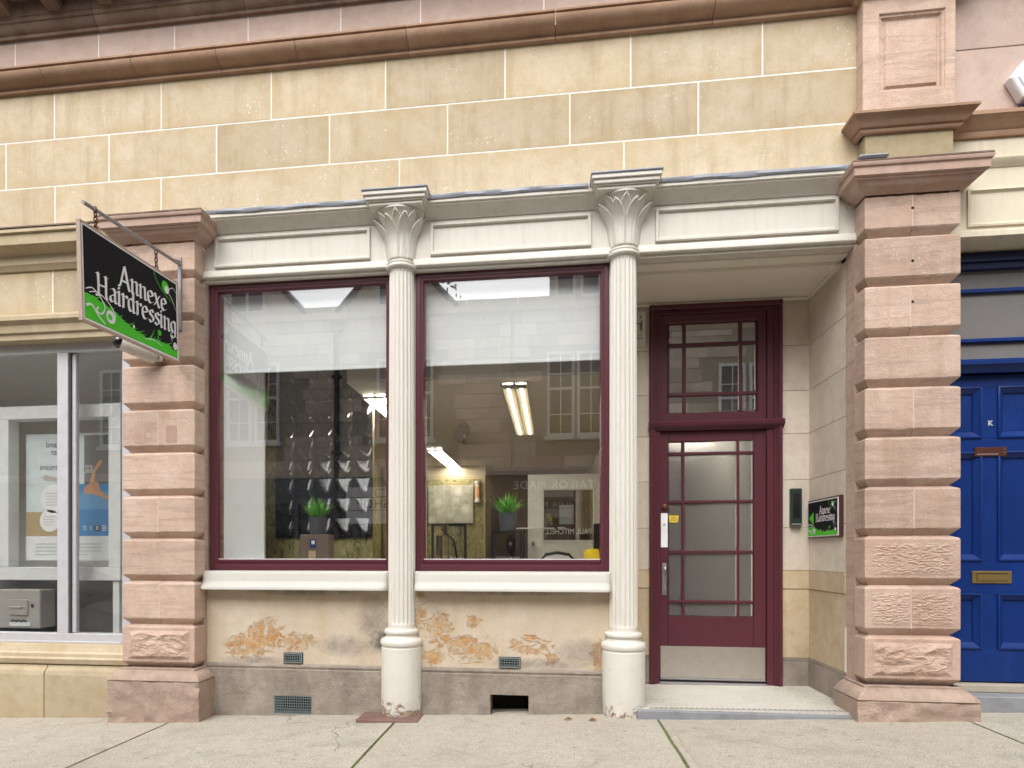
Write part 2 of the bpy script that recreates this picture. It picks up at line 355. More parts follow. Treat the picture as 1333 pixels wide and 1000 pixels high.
# ------------------------------------------------------------------ mesh helpers
class B:
    """collects faces of ONE mesh object"""
    def __init__(s): s.v = []; s.f = []
    def add(s, vs, fs):
        o = len(s.v); s.v += [tuple(p) for p in vs]; s.f += [tuple(i + o for i in f) for f in fs]; return s
    def box(s, x0, x1, y0, y1, z0, z1):
        return s.add([(x0, y0, z0), (x1, y0, z0), (x1, y1, z0), (x0, y1, z0), (x0, y0, z1), (x1, y0, z1), (x1, y1, z1), (x0, y1, z1)],
                     [(3, 2, 1, 0), (4, 5, 6, 7), (0, 1, 5, 4), (1, 2, 6, 5), (2, 3, 7, 6), (3, 0, 4, 7)])
    def rings(s, rings, cap0=True, cap1=True, closed=True):
        n = len(rings[0]); o = len(s.v)
        for r in rings: s.v += [tuple(p) for p in r]
        for i in range(len(rings) - 1):
            for j in range(n if closed else n - 1):
                a = o + i * n + j; b = o + i * n + (j + 1) % n
                s.f.append((a, b, b + n, a + n))
        if cap0: s.f.append(tuple(o + j for j in reversed(range(n))))
        if cap1: s.f.append(tuple(o + (len(rings) - 1) * n + j for j in range(n)))
        return s
    def sweep(s, path, prof):
        """closed (out, z) profile carried along a plan path, mitred; outward is to the right of travel"""
        def nrm(a, b):
            d = Vector((b[0] - a[0], b[1] - a[1])).normalized(); return Vector((d.y, -d.x))
        rings = []
        for i, p in enumerate(path):
            if i == 0: n = nrm(path[0], path[1])
            elif i == len(path) - 1: n = nrm(path[-2], path[-1])
            else:
                a, b = nrm(path[i - 1], p), nrm(p, path[i + 1]); n = (a + b) / (1 + a.dot(b))
            rings.append([(p[0] + n.x * o, p[1] + n.y * o, z) for o, z in prof])
        return s.rings(rings)
    def rectmould(s, x0, x1, z0, z1, prof):
        """(inset, y) profile run round a rectangle in the XZ plane, mitred"""
        rings = [[(x0 + i, y, z0 + i), (x1 - i, y, z0 + i), (x1 - i, y, z1 - i), (x0 + i, y, z1 - i)] for i, y in prof]
        return s.rings(rings, False, False)
    def lathe(s, cx, cy, prof, n=48, rf=None, cap=True):
        rings = []
        for r, z in prof:
            rings.append([(cx + (rf(r, z, 2 * math.pi * k / n) if rf else r) * math.cos(2 * math.pi * k / n),
                           cy + (rf(r, z, 2 * math.pi * k / n) if rf else r) * math.sin(2 * math.pi * k / n), z) for k in range(n)])
        return s.rings(rings, cap, cap)
    def tube(s, pts, r, n=8):
        pts = [Vector(p) for p in pts]; rings = []
        for i, p in enumerate(pts):
            d = (pts[min(i + 1, len(pts) - 1)] - pts[max(i - 1, 0)]).normalized()
            u = d.cross(Vector((0, 0, 1)))
            if u.length < .05: u = d.cross(Vector((1, 0, 0)))
            u.normalize(); q = d.cross(u); rr = r[i] if hasattr(r, '__len__') else r
            rings.append([p + (u * math.cos(2 * math.pi * k / n) + q * math.sin(2 * math.pi * k / n)) * rr for k in range(n)])
        return s.rings(rings)
    def poly(s, pts): 
        o = len(s.v); s.v += [tuple(p) for p in pts]; s.f.append(tuple(range(o, o + len(pts)))); return s
    def build(s, name, mat, parent=None, bevel=0, smooth=False, tri=False, seg=1):
        me = bpy.data.meshes.new(name); me.from_pydata(s.v, [], s.f)
        bm = bmesh.new(); bm.from_mesh(me)
        bmesh.ops.recalc_face_normals(bm, faces=bm.faces)
        if bevel:
            es = [e for e in bm.edges if len(e.link_faces) == 2 and e.calc_face_angle(0) > .5]
            bmesh.ops.bevel(bm, geom=es, offset=bevel, segments=seg, affect='EDGES', clamp_overlap=True)
        if tri: bmesh.ops.triangulate(bm, faces=[f for f in bm.faces if len(f.verts) > 4])
        bm.to_mesh(me); bm.free()
        if smooth:
            for p in me.polygons: p.use_smooth = True
            me.set_sharp_from_angle(angle=R(38))
        o = bpy.data.objects.new(name, me); COL.objects.link(o); me.materials.append(M[mat] if isinstance(mat, str) else mat)
        if parent: attach(o, parent)
        return o

def attach(o, p):
    o.parent = p; t = Vector((0, 0, 0)); q = p
    while q: t += q.location; q = q.parent
    if p.type == 'EMPTY' and not p.get('local'): o.matrix_parent_inverse = Matrix.Translation(-t)
def place(o, loc, rot=(0, 0, 0)): o.location = loc; o.rotation_euler = rot; return o

def tag(o, label=None, cat=None, group=None, kind=None):
    if label: o['label'] = label
    if cat: o['category'] = cat
    if group: o['group'] = group
    if kind: o['kind'] = kind
    return o
def thing(name, loc, label, cat, group=None, rot=None):
    o = bpy.data.objects.new(name, None); COL.objects.link(o); o.location = loc; o.empty_display_size = .1
    if rot is not None: o.rotation_euler = rot; o['local'] = 1
    return tag(o, label, cat, group)
def group_part(name, loc, parent):
    o = bpy.data.objects.new(name, None); COL.objects.link(o); o.location = loc
    o.parent = parent; t = Vector((0, 0, 0)); q = parent
    while q: t += q.location; q = q.parent
    o.location = Vector(loc) - t        # plain translation hierarchy
    return o
def box(name, mat, x0, x1, y0, y1, z0, z1, parent=None, bevel=0, seg=1):
    return B().box(min(x0, x1), max(x0, x1), min(y0, y1), max(y0, y1), min(z0, z1), max(z0, z1)).build(name, mat, parent, bevel, seg=seg)
def text(name, body, size, loc, rot, mat, parent=None, ext=.0008, align='CENTER', xs=1.0, space=1.0, off=0):
    c = bpy.data.curves.new(name, 'FONT'); c.body = body; c.size = size; c.extrude = ext; c.align_x = align; c.align_y = 'CENTER'
    c.space_character = space; c.offset = off; c.resolution_u = 3
    o = bpy.data.objects.new(name, c); COL.objects.link(o); o.location = loc; o.rotation_euler = rot; o.scale = (xs, 1, 1)
    me = bpy.data.meshes.new_from_object(o.evaluated_get(bpy.context.evaluated_depsgraph_get())); me.name = name
    bpy.data.objects.remove(o); bpy.data.curves.remove(c)
    o = bpy.data.objects.new(name, me); COL.objects.link(o); o.location = loc; o.rotation_euler = rot; o.scale = (xs, 1, 1)
    me.materials.clear(); me.materials.append(M[mat])
    if parent: attach(o, parent)
    return o
def gz(x): return .005 + .034 * (x - .5)     # the street climbs gently towards +X

# ------------------------------------------------------------------ the ground
KERB_Y = -2.4
def ground_sheet(name, mat, y0, y1, dz, x0=-60, x1=60, parent=None, th=.15):
    b = B(); p = lambda x, y, d: (x, y, gz(x) + dz + d)
    b.add([p(x0, y0, -th), p(x1, y0, -th), p(x1, y1, -th), p(x0, y1, -th), p(x0, y0, 0), p(x1, y0, 0), p(x1, y1, 0), p(x0, y1, 0)],
          [(3, 2, 1, 0), (4, 5, 6, 7), (0, 1, 5, 4), (1, 2, 6, 5), (2, 3, 7, 6), (3, 0, 4, 7)])
    return b.build(name, mat, parent)
tag(ground_sheet('ground', 'asphalt', -60, 60, -.35, th=.2), kind='structure')
tag(ground_sheet('road', 'asphalt', -8.4, KERB_Y - .15, -.12), kind='structure')
pav = ground_sheet('pavement', 'moss', KERB_Y + .002, .6, -.012); tag(pav, kind='structure')
opav = ground_sheet('pavement_far_side', 'pave', -10.6, -8.55, 0); tag(opav, kind='structure')
JX = [-9.0, -6.9, -4.85, -2.96, -1.165, .745, 2.75, 4.7, 6.8]
def slab(x0, x1, y0=KERB_Y + .004, y1=.55):
    b = B(); nx, ny = max(2, int((x1 - x0) / .16)), 14; g = .011
    rows = []
    for j in range(ny + 1):
        y = y0 + (y1 - y0) * j / ny
        row = []
        for i in range(nx + 1):
            x = x0 + g + (x1 - x0 - 2 * g) * i / nx
            if i in (0, nx): x += .004 * noise.noise((x * 3, y * 6, 2))
            row.append((x, y, gz(x) + .004 * noise.noise((x * 1.2, y * 1.2, 0)) + .002 * noise.noise((x * 5, y * 5, 3))))
        rows.append(row)
    b.rings(rows, False, False, closed=False)
    lo = [[(p[0], p[1], p[2] - .02) for p in r] for r in (rows[0],)]
    for edge in ([r[0] for r in rows], [r[-1] for r in rows], rows[0]):
        b.rings([edge, [(p[0], p[1], p[2] - .03) for p in edge]], False, False, closed=False)
    return b.build('paving_slab', 'pave', pav, smooth=True)
for a, c in zip(JX[:-1], JX[1:]): slab(a, c)
# a second, narrow saw-cut beside one joint, patched mortar line
box('joint_strip', 'mortard', .80, .822, -1.6, -.36, gz(.8) - .01, gz(.8) + .0035, pav)
def kerb(y0, y1, name):
    k = bpy.data.objects.new(name, None); COL.objects.link(k); tag(k, kind='structure')
    for i in range(-14, 14):
        x = i * .92; b = B().box(x + .004, x + .916, y0, y1, gz(x) - .25, gz(x + .46) + .002); b.build('kerb_stone', 'plinth', k, .008)
kerb(KERB_Y - .15, KERB_Y, 'kerb'); kerb(-8.55, -8.4, 'kerb_far_side')

# ------------------------------------------------------------------ the shop building
SHOP = thing('shop_building', (-.3, 0, 0), 'buff and pink sandstone shop building with cream columns and maroon framed windows', 'building')
def part(name, loc=(0, 0, 0), parent=SHOP): return group_part(name, loc, parent)

# upper wall of big ashlar blocks with white pointing
XL, XR = -6.5, 2.16
uw = box('upper_wall', 'mortar', XL, XR, -.0006, .35, 3.845, 5.06, SHOP)
rows = [(3.85, 4.266, [XL, -6.02, -5.07, -4.12, -3.168, -1.181, .523, XR]), (4.266, 4.657, [XL, -5.5, -4.572, -3.63, -2.688, -1.744, -.803, .126, 1.057, XR]),
        (4.657, 5.055, [XL, -6.0, -5.06, -4.124, -3.167, -2.226, -1.291, -.36, .573, 1.505, XR])]
for z0, z1, xs in rows:
    for a, c in zip(xs[:-1], xs[1:]):
        gl = .005
        # front edge slightly uneven
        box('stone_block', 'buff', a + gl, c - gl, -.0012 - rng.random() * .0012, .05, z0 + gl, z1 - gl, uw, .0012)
# string course above
sc = part('string_course', (0, 0, 5.05))
prof = [(0, 5.045), (.030, 5.047), (.034, 5.05), (.034, 5.066), (.026, 5.072), (.026, 5.080), (.036, 5.088), (.046, 5.092)] + \
       [(.046 + .080 * math.sin(t * math.pi / 2), 5.094 + .072 * (1 - math.cos(t * math.pi / 2))) for t in (.15, .3, .45, .6, .75, .9, 1)] + [(.112, 5.172), (.112, 5.180), (.130, 5.183), (.130, 5.196), (0, 5.205)]
for a, c in zip([XL, -5.4, -4.15, -3.35, -2.63, -1.98, -1.1, .02, 1.15], [-5.4, -4.15, -3.35, -2.63, -1.98, -1.1, .02, 1.15, XR]):
    B().sweep([(a + .002, 0), (c - .002, 0)], prof).build('moulding_stone', 'redmould', sc, smooth=True)
pc = box('pink_course', 'mortar', XL, XR, .0128, .35, 5.19, 5.60, SHOP)
for a, c in zip([XL, -5.4, -4.5, -3.733, -3.059, -2.427, -1.656, -1.017, -.067, 1.0], [-5.4, -4.5, -3.733, -3.059, -2.427, -1.656, -1.017, -.067, 1.0, XR]):
    box('stone_block', 'pinksoot', a + .004, c - .004, .012 - rng.random() * .0015, .06, 5.208, 5.51, pc, .0012)
dc = part('upper_cornice', (0, 0, 5.5))
prof = [(0, 5.515), (.03, 5.515), (.03, 5.54), (.05, 5.55), (.07, 5.575), (.075, 5.60), (.09, 5.605), (.09, 5.635), (.10, 5.64), (.10, 5.76), (.34, 5.765), (.36, 5.80), (.36, 5.88), (.42, 5.93), (.42, 5.96), (0, 5.98)]
for a, c in zip([XL, -5.1, -3.72, -2.43, -1.05, .3], [-5.1, -3.72, -2.43, -1.05, .3, XR]):
    B().sweep([(a + .002, .012), (c - .002, .012)], prof).build('cornice_stone', 'sootcorn', dc, smooth=True)
x = XL + .1
while x < XR - .2:
    B().sweep([(x, -.085), (x + .12, -.085)], [(0, 5.645), (.10, 5.66), (.20, 5.70), (.225, 5.763), (0, 5.763)]).build('bracket', 'sootcorn', dc, .004)
    x += .46
# wall carrying on above, out of the picture's top edge, with the roof line
box('parapet', 'pinksoot', XL, 6.0, .03, .4, 5.985, 6.9, SHOP, .01)
box('back_wall', 'mortard', XL, 6.0, 7.6, 7.9, -.4, 6.0, SHOP)
box('side_wall', 'mortard', XL - .2, XL, .02, 7.9, -.4, 6.0, SHOP)
box('side_wall', 'mortard', 6.0, 6.2, .02, 7.9, -.4, 6.0, SHOP)
box('roof', 'slatesroof', XL, 6.0, .41, 7.6, 5.85, 6.0, SHOP)

# ---- quoined piers
def quoin(x0, x1, z0, z1, parent, mat, il=1, ir=1, rough=0, yf=-.15, yb=0.0):
    ch, ct, dp = .045, .018, .045
    n = 22
    def ring(z, i):
        wear = .0045 if .0 < i < .01 else (.0015 if i == 0 else 0); out = []
        for q in range(n + 1):
            x = x0 + i * il + (x1 - x0 - i * (il + ir)) * q / n; e = 1 if 0 < q < n else .3
            out.append((x, yf + i + wear * abs(noise.noise((x * 17, z * 9, x0))) * 2 * e, z + wear * noise.noise((x * 13 + 5, z * 7, 2)) * e))
        return out + [(x1 - i * ir, yb, z), (x0 + i * il, yb, z)]
    b = B().rings([ring(z0 + .002, dp), ring(z0 + ch - .002, .005), ring(z0 + ch + .007, 0), ring(z1 - ct - .008, 0), ring(z1 - ct + .001, .006), ring(z1 - .001, dp)])
    if rough:
        nx, nz = 72, 60; m = .045; rowsv = []
        xa, xb, za, zb = x0 + (m if il else .004), x1 - (m if ir else .004), z0 + ch + .028, z1 - ct - .03
        for j in range(nz + 1):
            r = []
            for i in range(nx + 1):
                u, v = i / nx, j / nz; px, pz = xa + (xb - xa) * u, za + (zb - za) * v
                edge = min(1, min(u, 1 - u) * 14, min(v, 1 - v) * 8)
                if rough == 2: d = .020 * noise.ridged_multi_fractal((px * 4.2 + x0, 1.7 + pz * 2, pz * 7.5), .9, 2.2, 6, 1.0, 2.0) - .006
                else: d = .0055 * noise.fractal((px * 24, 4 + x0, pz * 95), .5, 2.0, 3) + .0035
                r.append((px, yf - .0015 - max(-.0012, d) * edge, pz))
            rowsv.append(r)
        b.rings(rowsv, False, False, closed=False)
    return b.build('quoin_block', mat, parent)
QZ = [.295, .64, .985, 1.325, 1.664, 2.008, 2.35, 2.70, 3.05, 3.385, 3.67]
def pier(x0, x1, base_z, rough_rows, capsides):
    p = part('pier', (x0, 0, 0))
    box('pier_core', 'pink', x0 + .046, x1 - .046, -.104, .12, base_z - .05, 3.70, p)
    box('pier_margin', 'pink', x0, x1, .001, .14, base_z - .05, 3.75, p)
    for i, (a, c) in enumerate(zip(QZ[:-1], QZ[1:])):
        rr = rough_rows.get(i, 0); mt = 'pinkrough' if rr else 'pink'
        if i % 2 == 1:
            xm = (x0 + x1) / 2 + rng.uniform(-.02, .02)
            quoin(x0, xm - .002, a, c, p, mt, 1, 0, rr); quoin(xm + .002, x1, a, c, p, mt, 0, 1, rr)
            box('pointing', 'mortarpink', xm - .0025, xm + .0025, -.1512, -.10, a + .047, c - .022, p)
        else: quoin(x0, x1, a, c, p, mt, 1, 1, rr)
    # moulded base and plinth: chipped at the foot
    pb = [(0, .30), (.012, .295), (.012, .28), (.03, .272), (.055, .245), (.078, .222), (.082, .21), (.070, .203), (0, .203)]
    pth = [(x0, .15), (x0, -.15), (x1, -.15), (x1, .15)]
    B().sweep(pth, pb).build('base_moulding', 'pinkbase', p, smooth=True)
    bb = B(); n = 60; rings = []; zz_ = [base_z - .12 + (.198 - base_z + .12) * q / 12 for q in range(13)]
    for z, k in [(q, 0) for q in zz_] + [(.202, .006)]:
        ring = []
        pts = [(x0 - .078, .15)] + [(x0 - .078, -.228)] + [(x0 - .078 + (x1 - x0 + .156) * i / n, -.228) for i in range(1, n)] + [(x1 + .078, -.228), (x1 + .078, .15)]
        for q, (px, py) in enumerate(pts):
            d = .020 * noise.noise((px * 9 + x0, z * 16, 3)) + .006 * noise.noise((px * 40, z * 50, 1)) - k
            ring.append((px + (.01 * noise.noise((py * 9, z * 12, 8)) if q in (0, 1, len(pts) - 2, len(pts) - 1) else 0), py - (d if py < -.2 else 0), z))
        rings.append(ring)
    bb.rings(rings).build('plinth_block', 'pinkbase', p, smooth=True)
    # capital
    cp = [(0, 3.662), (0.015, 3.6634), (0.02, 3.6722), (0.035, 3.679), (0.07, 3.7028), (0.085, 3.7232), (0.1, 3.7273), (0.1, 3.7354), (0.112, 3.7382), (0.118, 3.7436), (0.118, 3.7946), (0.13, 3.8014), (0.135, 3.815), (0.135, 3.8238), (0, 3.849)]
    B().sweep([(x0, .05), (x0, -.15), (x1, -.15), (x1, .05)], cp).build('capital', 'pinkcap', p, smooth=True)
    return p
PL = pier(-3.40, -2.79, -.16, {0: 2}, 0)
PR = pier(2.13, 2.735, .03, {0: 2, 1: 1, 2: 1}, 0)
# capital tops: dark weathered drip of lead
def leadstrip(pts_fn, name, x0, x1, parent, n=60):
    rows = []
    for j in range(5):
        r = []
        for i in range(n + 1):
            x = x0 + (x1 - x0) * i / n; y, z = pts_fn(j / 4)
            r.append((x, y + .006 * noise.noise((x * 5, j, 1)), z + .006 * noise.noise((x * 4, j * .7, 5))))
        rows.append(r)
    return B().rings(rows, False, False, closed=False).build(name, 'lead', parent, smooth=True)
for x, z in ((-3.25, 2.08), (-2.985, 2.08)): box('repair_patch', 'pinkcap', x - .045, x + .045, -.1513, -.148, z, z + .13, PL)
for z in (3.56, 3.20, 2.92): place(B().lathe(0, 0, [(.009, 0), (.009, .001)], 12).build('drill_hole', 'void', PR), (2.435, -.1502, z), (R(90), 0, 0))
box('repair_patch', 'pinkrough', 2.31, 2.42, -.1512, -.148, 2.07, 2.19, PR)
box('weathered_top', 'sootcorn', -3.53, -2.66, -.284, -.14, 3.8255, 3.842, PL, .004)
box('weathered_top', 'sootcorn', 2.0, 2.868, -.284, -.14, 3.8255, 3.842, PR, .004)

# pedestal standing on the right pier
pd = part('pedestal', (2.13, 0, 4.0), PR)
box('neck_stone', 'buffdull', 2.155, 2.72, -.10, .1, 3.83, 4.115, pd, .004)
B().sweep([(2.14, .05), (2.14, -.10), (2.735, -.10), (2.735, .05)], [(0, 4.105), (0.02, 4.1093), (0.03, 4.1222), (0.03, 4.1351), (0.045, 4.1394), (0.06, 4.1609), (0.09, 4.1996), (0.1, 4.2039), (0.1, 4.2211), (0, 4.234)]).build('base_moulding', 'redmould', pd, smooth=True)
x0, x1, z0, z1 = 2.245, 2.672, 4.40, 4.945
b = B(); yf = -.10; X0, X1, Z0, Z1 = 2.14, 2.735, 4.23, 5.06
b.rectmould(X0, X1, Z0, Z1, [(0, .05), (0, yf + .004), (.004, yf)])
b.rings([[(X0 + .004, yf, Z0 + .004), (X1 - .004, yf, Z0 + .004), (X1 - .004, yf, Z1 - .004), (X0 + .004, yf, Z1 - .004)], [(x0, yf, z0), (x1, yf, z0), (x1, yf, z1), (x0, yf, z1)]], False, False)
b.rectmould(x0, x1, z0, z1, [(0, yf), (.008, yf + .012), (.018, yf + .014), (.028, yf + .03), (.04, yf + .034), (.052, yf + .018)])
b.poly([(x0 + .052, yf + .018, z0 + .052), (x1 - .052, yf + .018, z0 + .052), (x1 - .052, yf + .018, z1 - .052), (x0 + .052, yf + .018, z1 - .052)])
b.build('panelled_stone', 'pink', pd, smooth=True)
B().sweep([(2.14, .05), (2.14, -.10), (2.735, -.10), (2.735, .05)], [(0, 5.055), (.03, 5.06), (.04, 5.08), (.09, 5.14), (.12, 5.155), (.12, 5.18), (0, 5.2)]).build('cap_moulding', 'redmould', pd, smooth=True)
box('upper_stone', 'pinksoot', 2.15, 2.725, -.08, .1, 5.19, 5.9, pd, .004)
box('lead_patch', 'lead', 2.03, 2.22, -.30, -.02, 3.843, 3.868, PR, .012)

# ---- wall below the windows
for a, c in ((-2.79, -1.19), (-1.19, .50)):
    wb = part('window_bay_wall', (a, 0, 0))
    box('rendered_panel', 'render', a, c, .03, .20, .30, .94, wb, .004)
    # plinth with a rounded lower edge, sloped moulding on top; a duct hole in the second
    pm = [(-.10, .325), (.0, .322), (.016, .312), (.02, .30), (.012, .282), (.024, .276), (.024, .262), (-.10, .262)]
    B().sweep([(a, .03), (c, .03)], pm).build('plinth_moulding', 'plinthbay', wb, smooth=True)
    holes = [(-2.207, -1.889, -.075, .072)] if a < -2 else [(-.474, -.182, -.03, .126)]
    hx0, hx1, hz0, hz1 = holes[0]; bz = -.25
    for (q0, q1, r0, r1) in ((a, hx0, bz, .262), (hx1, c, bz, .262), (hx0, hx1, hz1, .262), (hx0, hx1, bz, hz0)):
        bb = B(); nx, nz = max(2, int((q1 - q0) / .05)), 8; rw = []
        for j in range(nz + 1):
            z = r0 + (r1 - r0) * j / nz
            rw.append([(q0 + (q1 - q0) * i / nx, .004 + (.007 * noise.noise(((q0 + (q1 - q0) * i / nx) * 6, z * 9, 2)) if 0 < i < nx else 0), z) for i in range(nx + 1)])
        bb.rings(rw, False, False, closed=False)
        bb.box(q0, q1, .012, .20, r0, r1)
        bb.build('plinth_stone', 'plinthbay', wb, smooth=False)
    box('duct_back', 'void', hx0 - .02, hx1 + .02, .205, .22, hz0 - .02, hz1 + .02, wb)
def grille(x0, x1, z0, z1, y, nx, nz, parent, mat='grille'):
    g = part('vent_grille', (x0, y, z0), parent); 
    b = B(); fw = .007
    for (a, c, e, f) in ((x0, x1, z0, z0 + fw), (x0, x1, z1 - fw, z1), (x0, x0 + fw, z0 + fw, z1 - fw), (x1 - fw, x1, z0 + fw, z1 - fw)): b.box(a, c, y, y + .012, e, f)
    b.build('grille_frame', mat, g)
    b = B()
    for i in range(1, nx): x = x0 + (x1 - x0) * i / nx; b.box(x - .0015, x + .0015, y + .003, y + .008, z0 + fw, z1 - fw)
    for j in range(1, nz): z = z0 + (z1 - z0) * j / nz; b.box(x0 + fw, x1 - fw, y + .0015, y + .0105, z - .0015, z + .0015)
    tag(b.build('grille_bars', mat, g), kind='stuff'); return g
wbs = [o for o in SHOP.children if o.name.startswith('window_bay_wall')]
grille(-2.207, -1.889, -.075, .072, .006, 17, 7, wbs[0])
for k, (x0, x1, z0, z1) in enumerate(((-2.13, -1.977, .333, .408), (-.406, -.248, .333, .408))):
    box('vent_recess', 'void', x0 - .004, x1 + .004, .024, .0285, z0 - .004, z1 + .004, wbs[k])
    grille(x0, x1, z0, z1, .010, 8, 4, wbs[k])

# ---- sills
def sill(x0, x1):
    pf = [(-.14, 1.066), (.0, 1.064), (.03, 1.056), (.04, 1.035), (.042, .99), (.052, .965), (.085, .945), (.092, .935), (.092, .918), (.03, .914), (-.14, .914)]
    # ends scooped back against the columns
    rings = []
    n = 6
    for i in range(n + 1): rings.append((x0 + .05 * i / n, math.sqrt(max(0, 1 - (1 - i / n) ** 2))))
    for i in range(n + 1): rings.append((x1 - .05 * (1 - i / n), math.sqrt(max(0, 1 - (i / n) ** 2))))
    b = B().rings([[(x, .0 - o * (.25 + .75 * k) if o > 0 else -o, z) for o, z in pf] for x, k in rings])
    return b.build('window_sill', 'creamsill', SHOP, smooth=True)
sill(-2.80, -1.268); sill(-1.058, .43)

# ---- windows
def shop_window(x0, x1):
    wn = part('window', (x0, .06, 1.07)); z0, z1 = 1.068, 3.395; f = .062
    b = B(); b.rectmould(x0, x1, z0, z1, [(0, .16), (0, .06), (.004, .056), (f * .55, .056), (f * .62, .064), (f * .9, .066), (f, .076), (f, .16)])
    b.rectmould(x0, x1, z0, z1, [(0, .16), (f, .16)])
    b.build('window_frame', 'maroon', wn, smooth=True)
    box('bottom_rail', 'maroon', x0 + .062, x1 - .062, .062, .15, z0 + .06, z0 + .086, wn, .004)
    box('glass_pane', 'glass', x0 + .05, x1 - .05, .090, .096, z0 + .07, z1 - .05, wn)
    box('glazing_bead', 'white', x0 + .063, x1 - .063, .076, .089, z0 + .0865, z0 + .0925, wn)
    return wn
shop_window(-2.775, -1.245); shop_window(-1.065, .42)
# fixed masonry behind the columns, between and beside the windows
for a, c in ((-1.243, -1.067), (.422, .62)):
    box('window_mullion', 'creamcol', a, c, .07, .24, .9, 3.40, SHOP)

# ---- fascia beam over shop front
ent = part('entablature', (0, 0, 3.4))
box('fascia_board', 'cream', -2.80, 2.135, .0, .22, 3.455, 3.80, ent)
B().sweep([(-2.80, 0), (2.135, 0)], [(-.1, 3.455), (-.1, 3.478), (.008, 3.478), (.016, 3.472), (.022, 3.464), (.022, 3.424), (.016, 3.417), (-.012, 3.415), (-.012, 3.394), (-.05, 3.393), (-.1, 3.393)]).build('bottom_moulding', 'cream', ent, smooth=True)
for x0, x1 in ((-2.70, -1.412), (-.935, .285), (.75, 2.02)):
    pn = B().rectmould(x0, x1, 3.497, 3.742, [(0, .0), (0, -.018), (.004, -.022), (.020, -.022), (.024, -.018), (.026, -.004), (.034, -.002), (.034, .0)])
    pn.build('panel_moulding', 'cream', ent, smooth=True)
def cove(n=10): return [(.012 + .080 * t ** 1.25, 3.770 + .066 * t) for t in [i / n for i in range(n + 1)]]
cprof = [(-.05, 3.768), (.010, 3.768)] + cove() + [(.098, 3.837), (.098, 3.846), (.112, 3.850), (.112, 3.876), (-.05, 3.90)]
cr = B().sweep([(-2.72, 0), (2.10, 0)], cprof); cr.build('cornice', 'cream', ent, smooth=True)
segs = [(-2.74, -1.40), (-.95, .26), (.76, 2.12)]
for a, c in segs:
    leadstrip(lambda t: ((-.118, 3.872), (-.128, 3.884), (-.128, 3.902), (-.105, 3.916), (.0, 3.950))[int(round(t * 4))], 'lead_flashing', a, c, ent, 90)

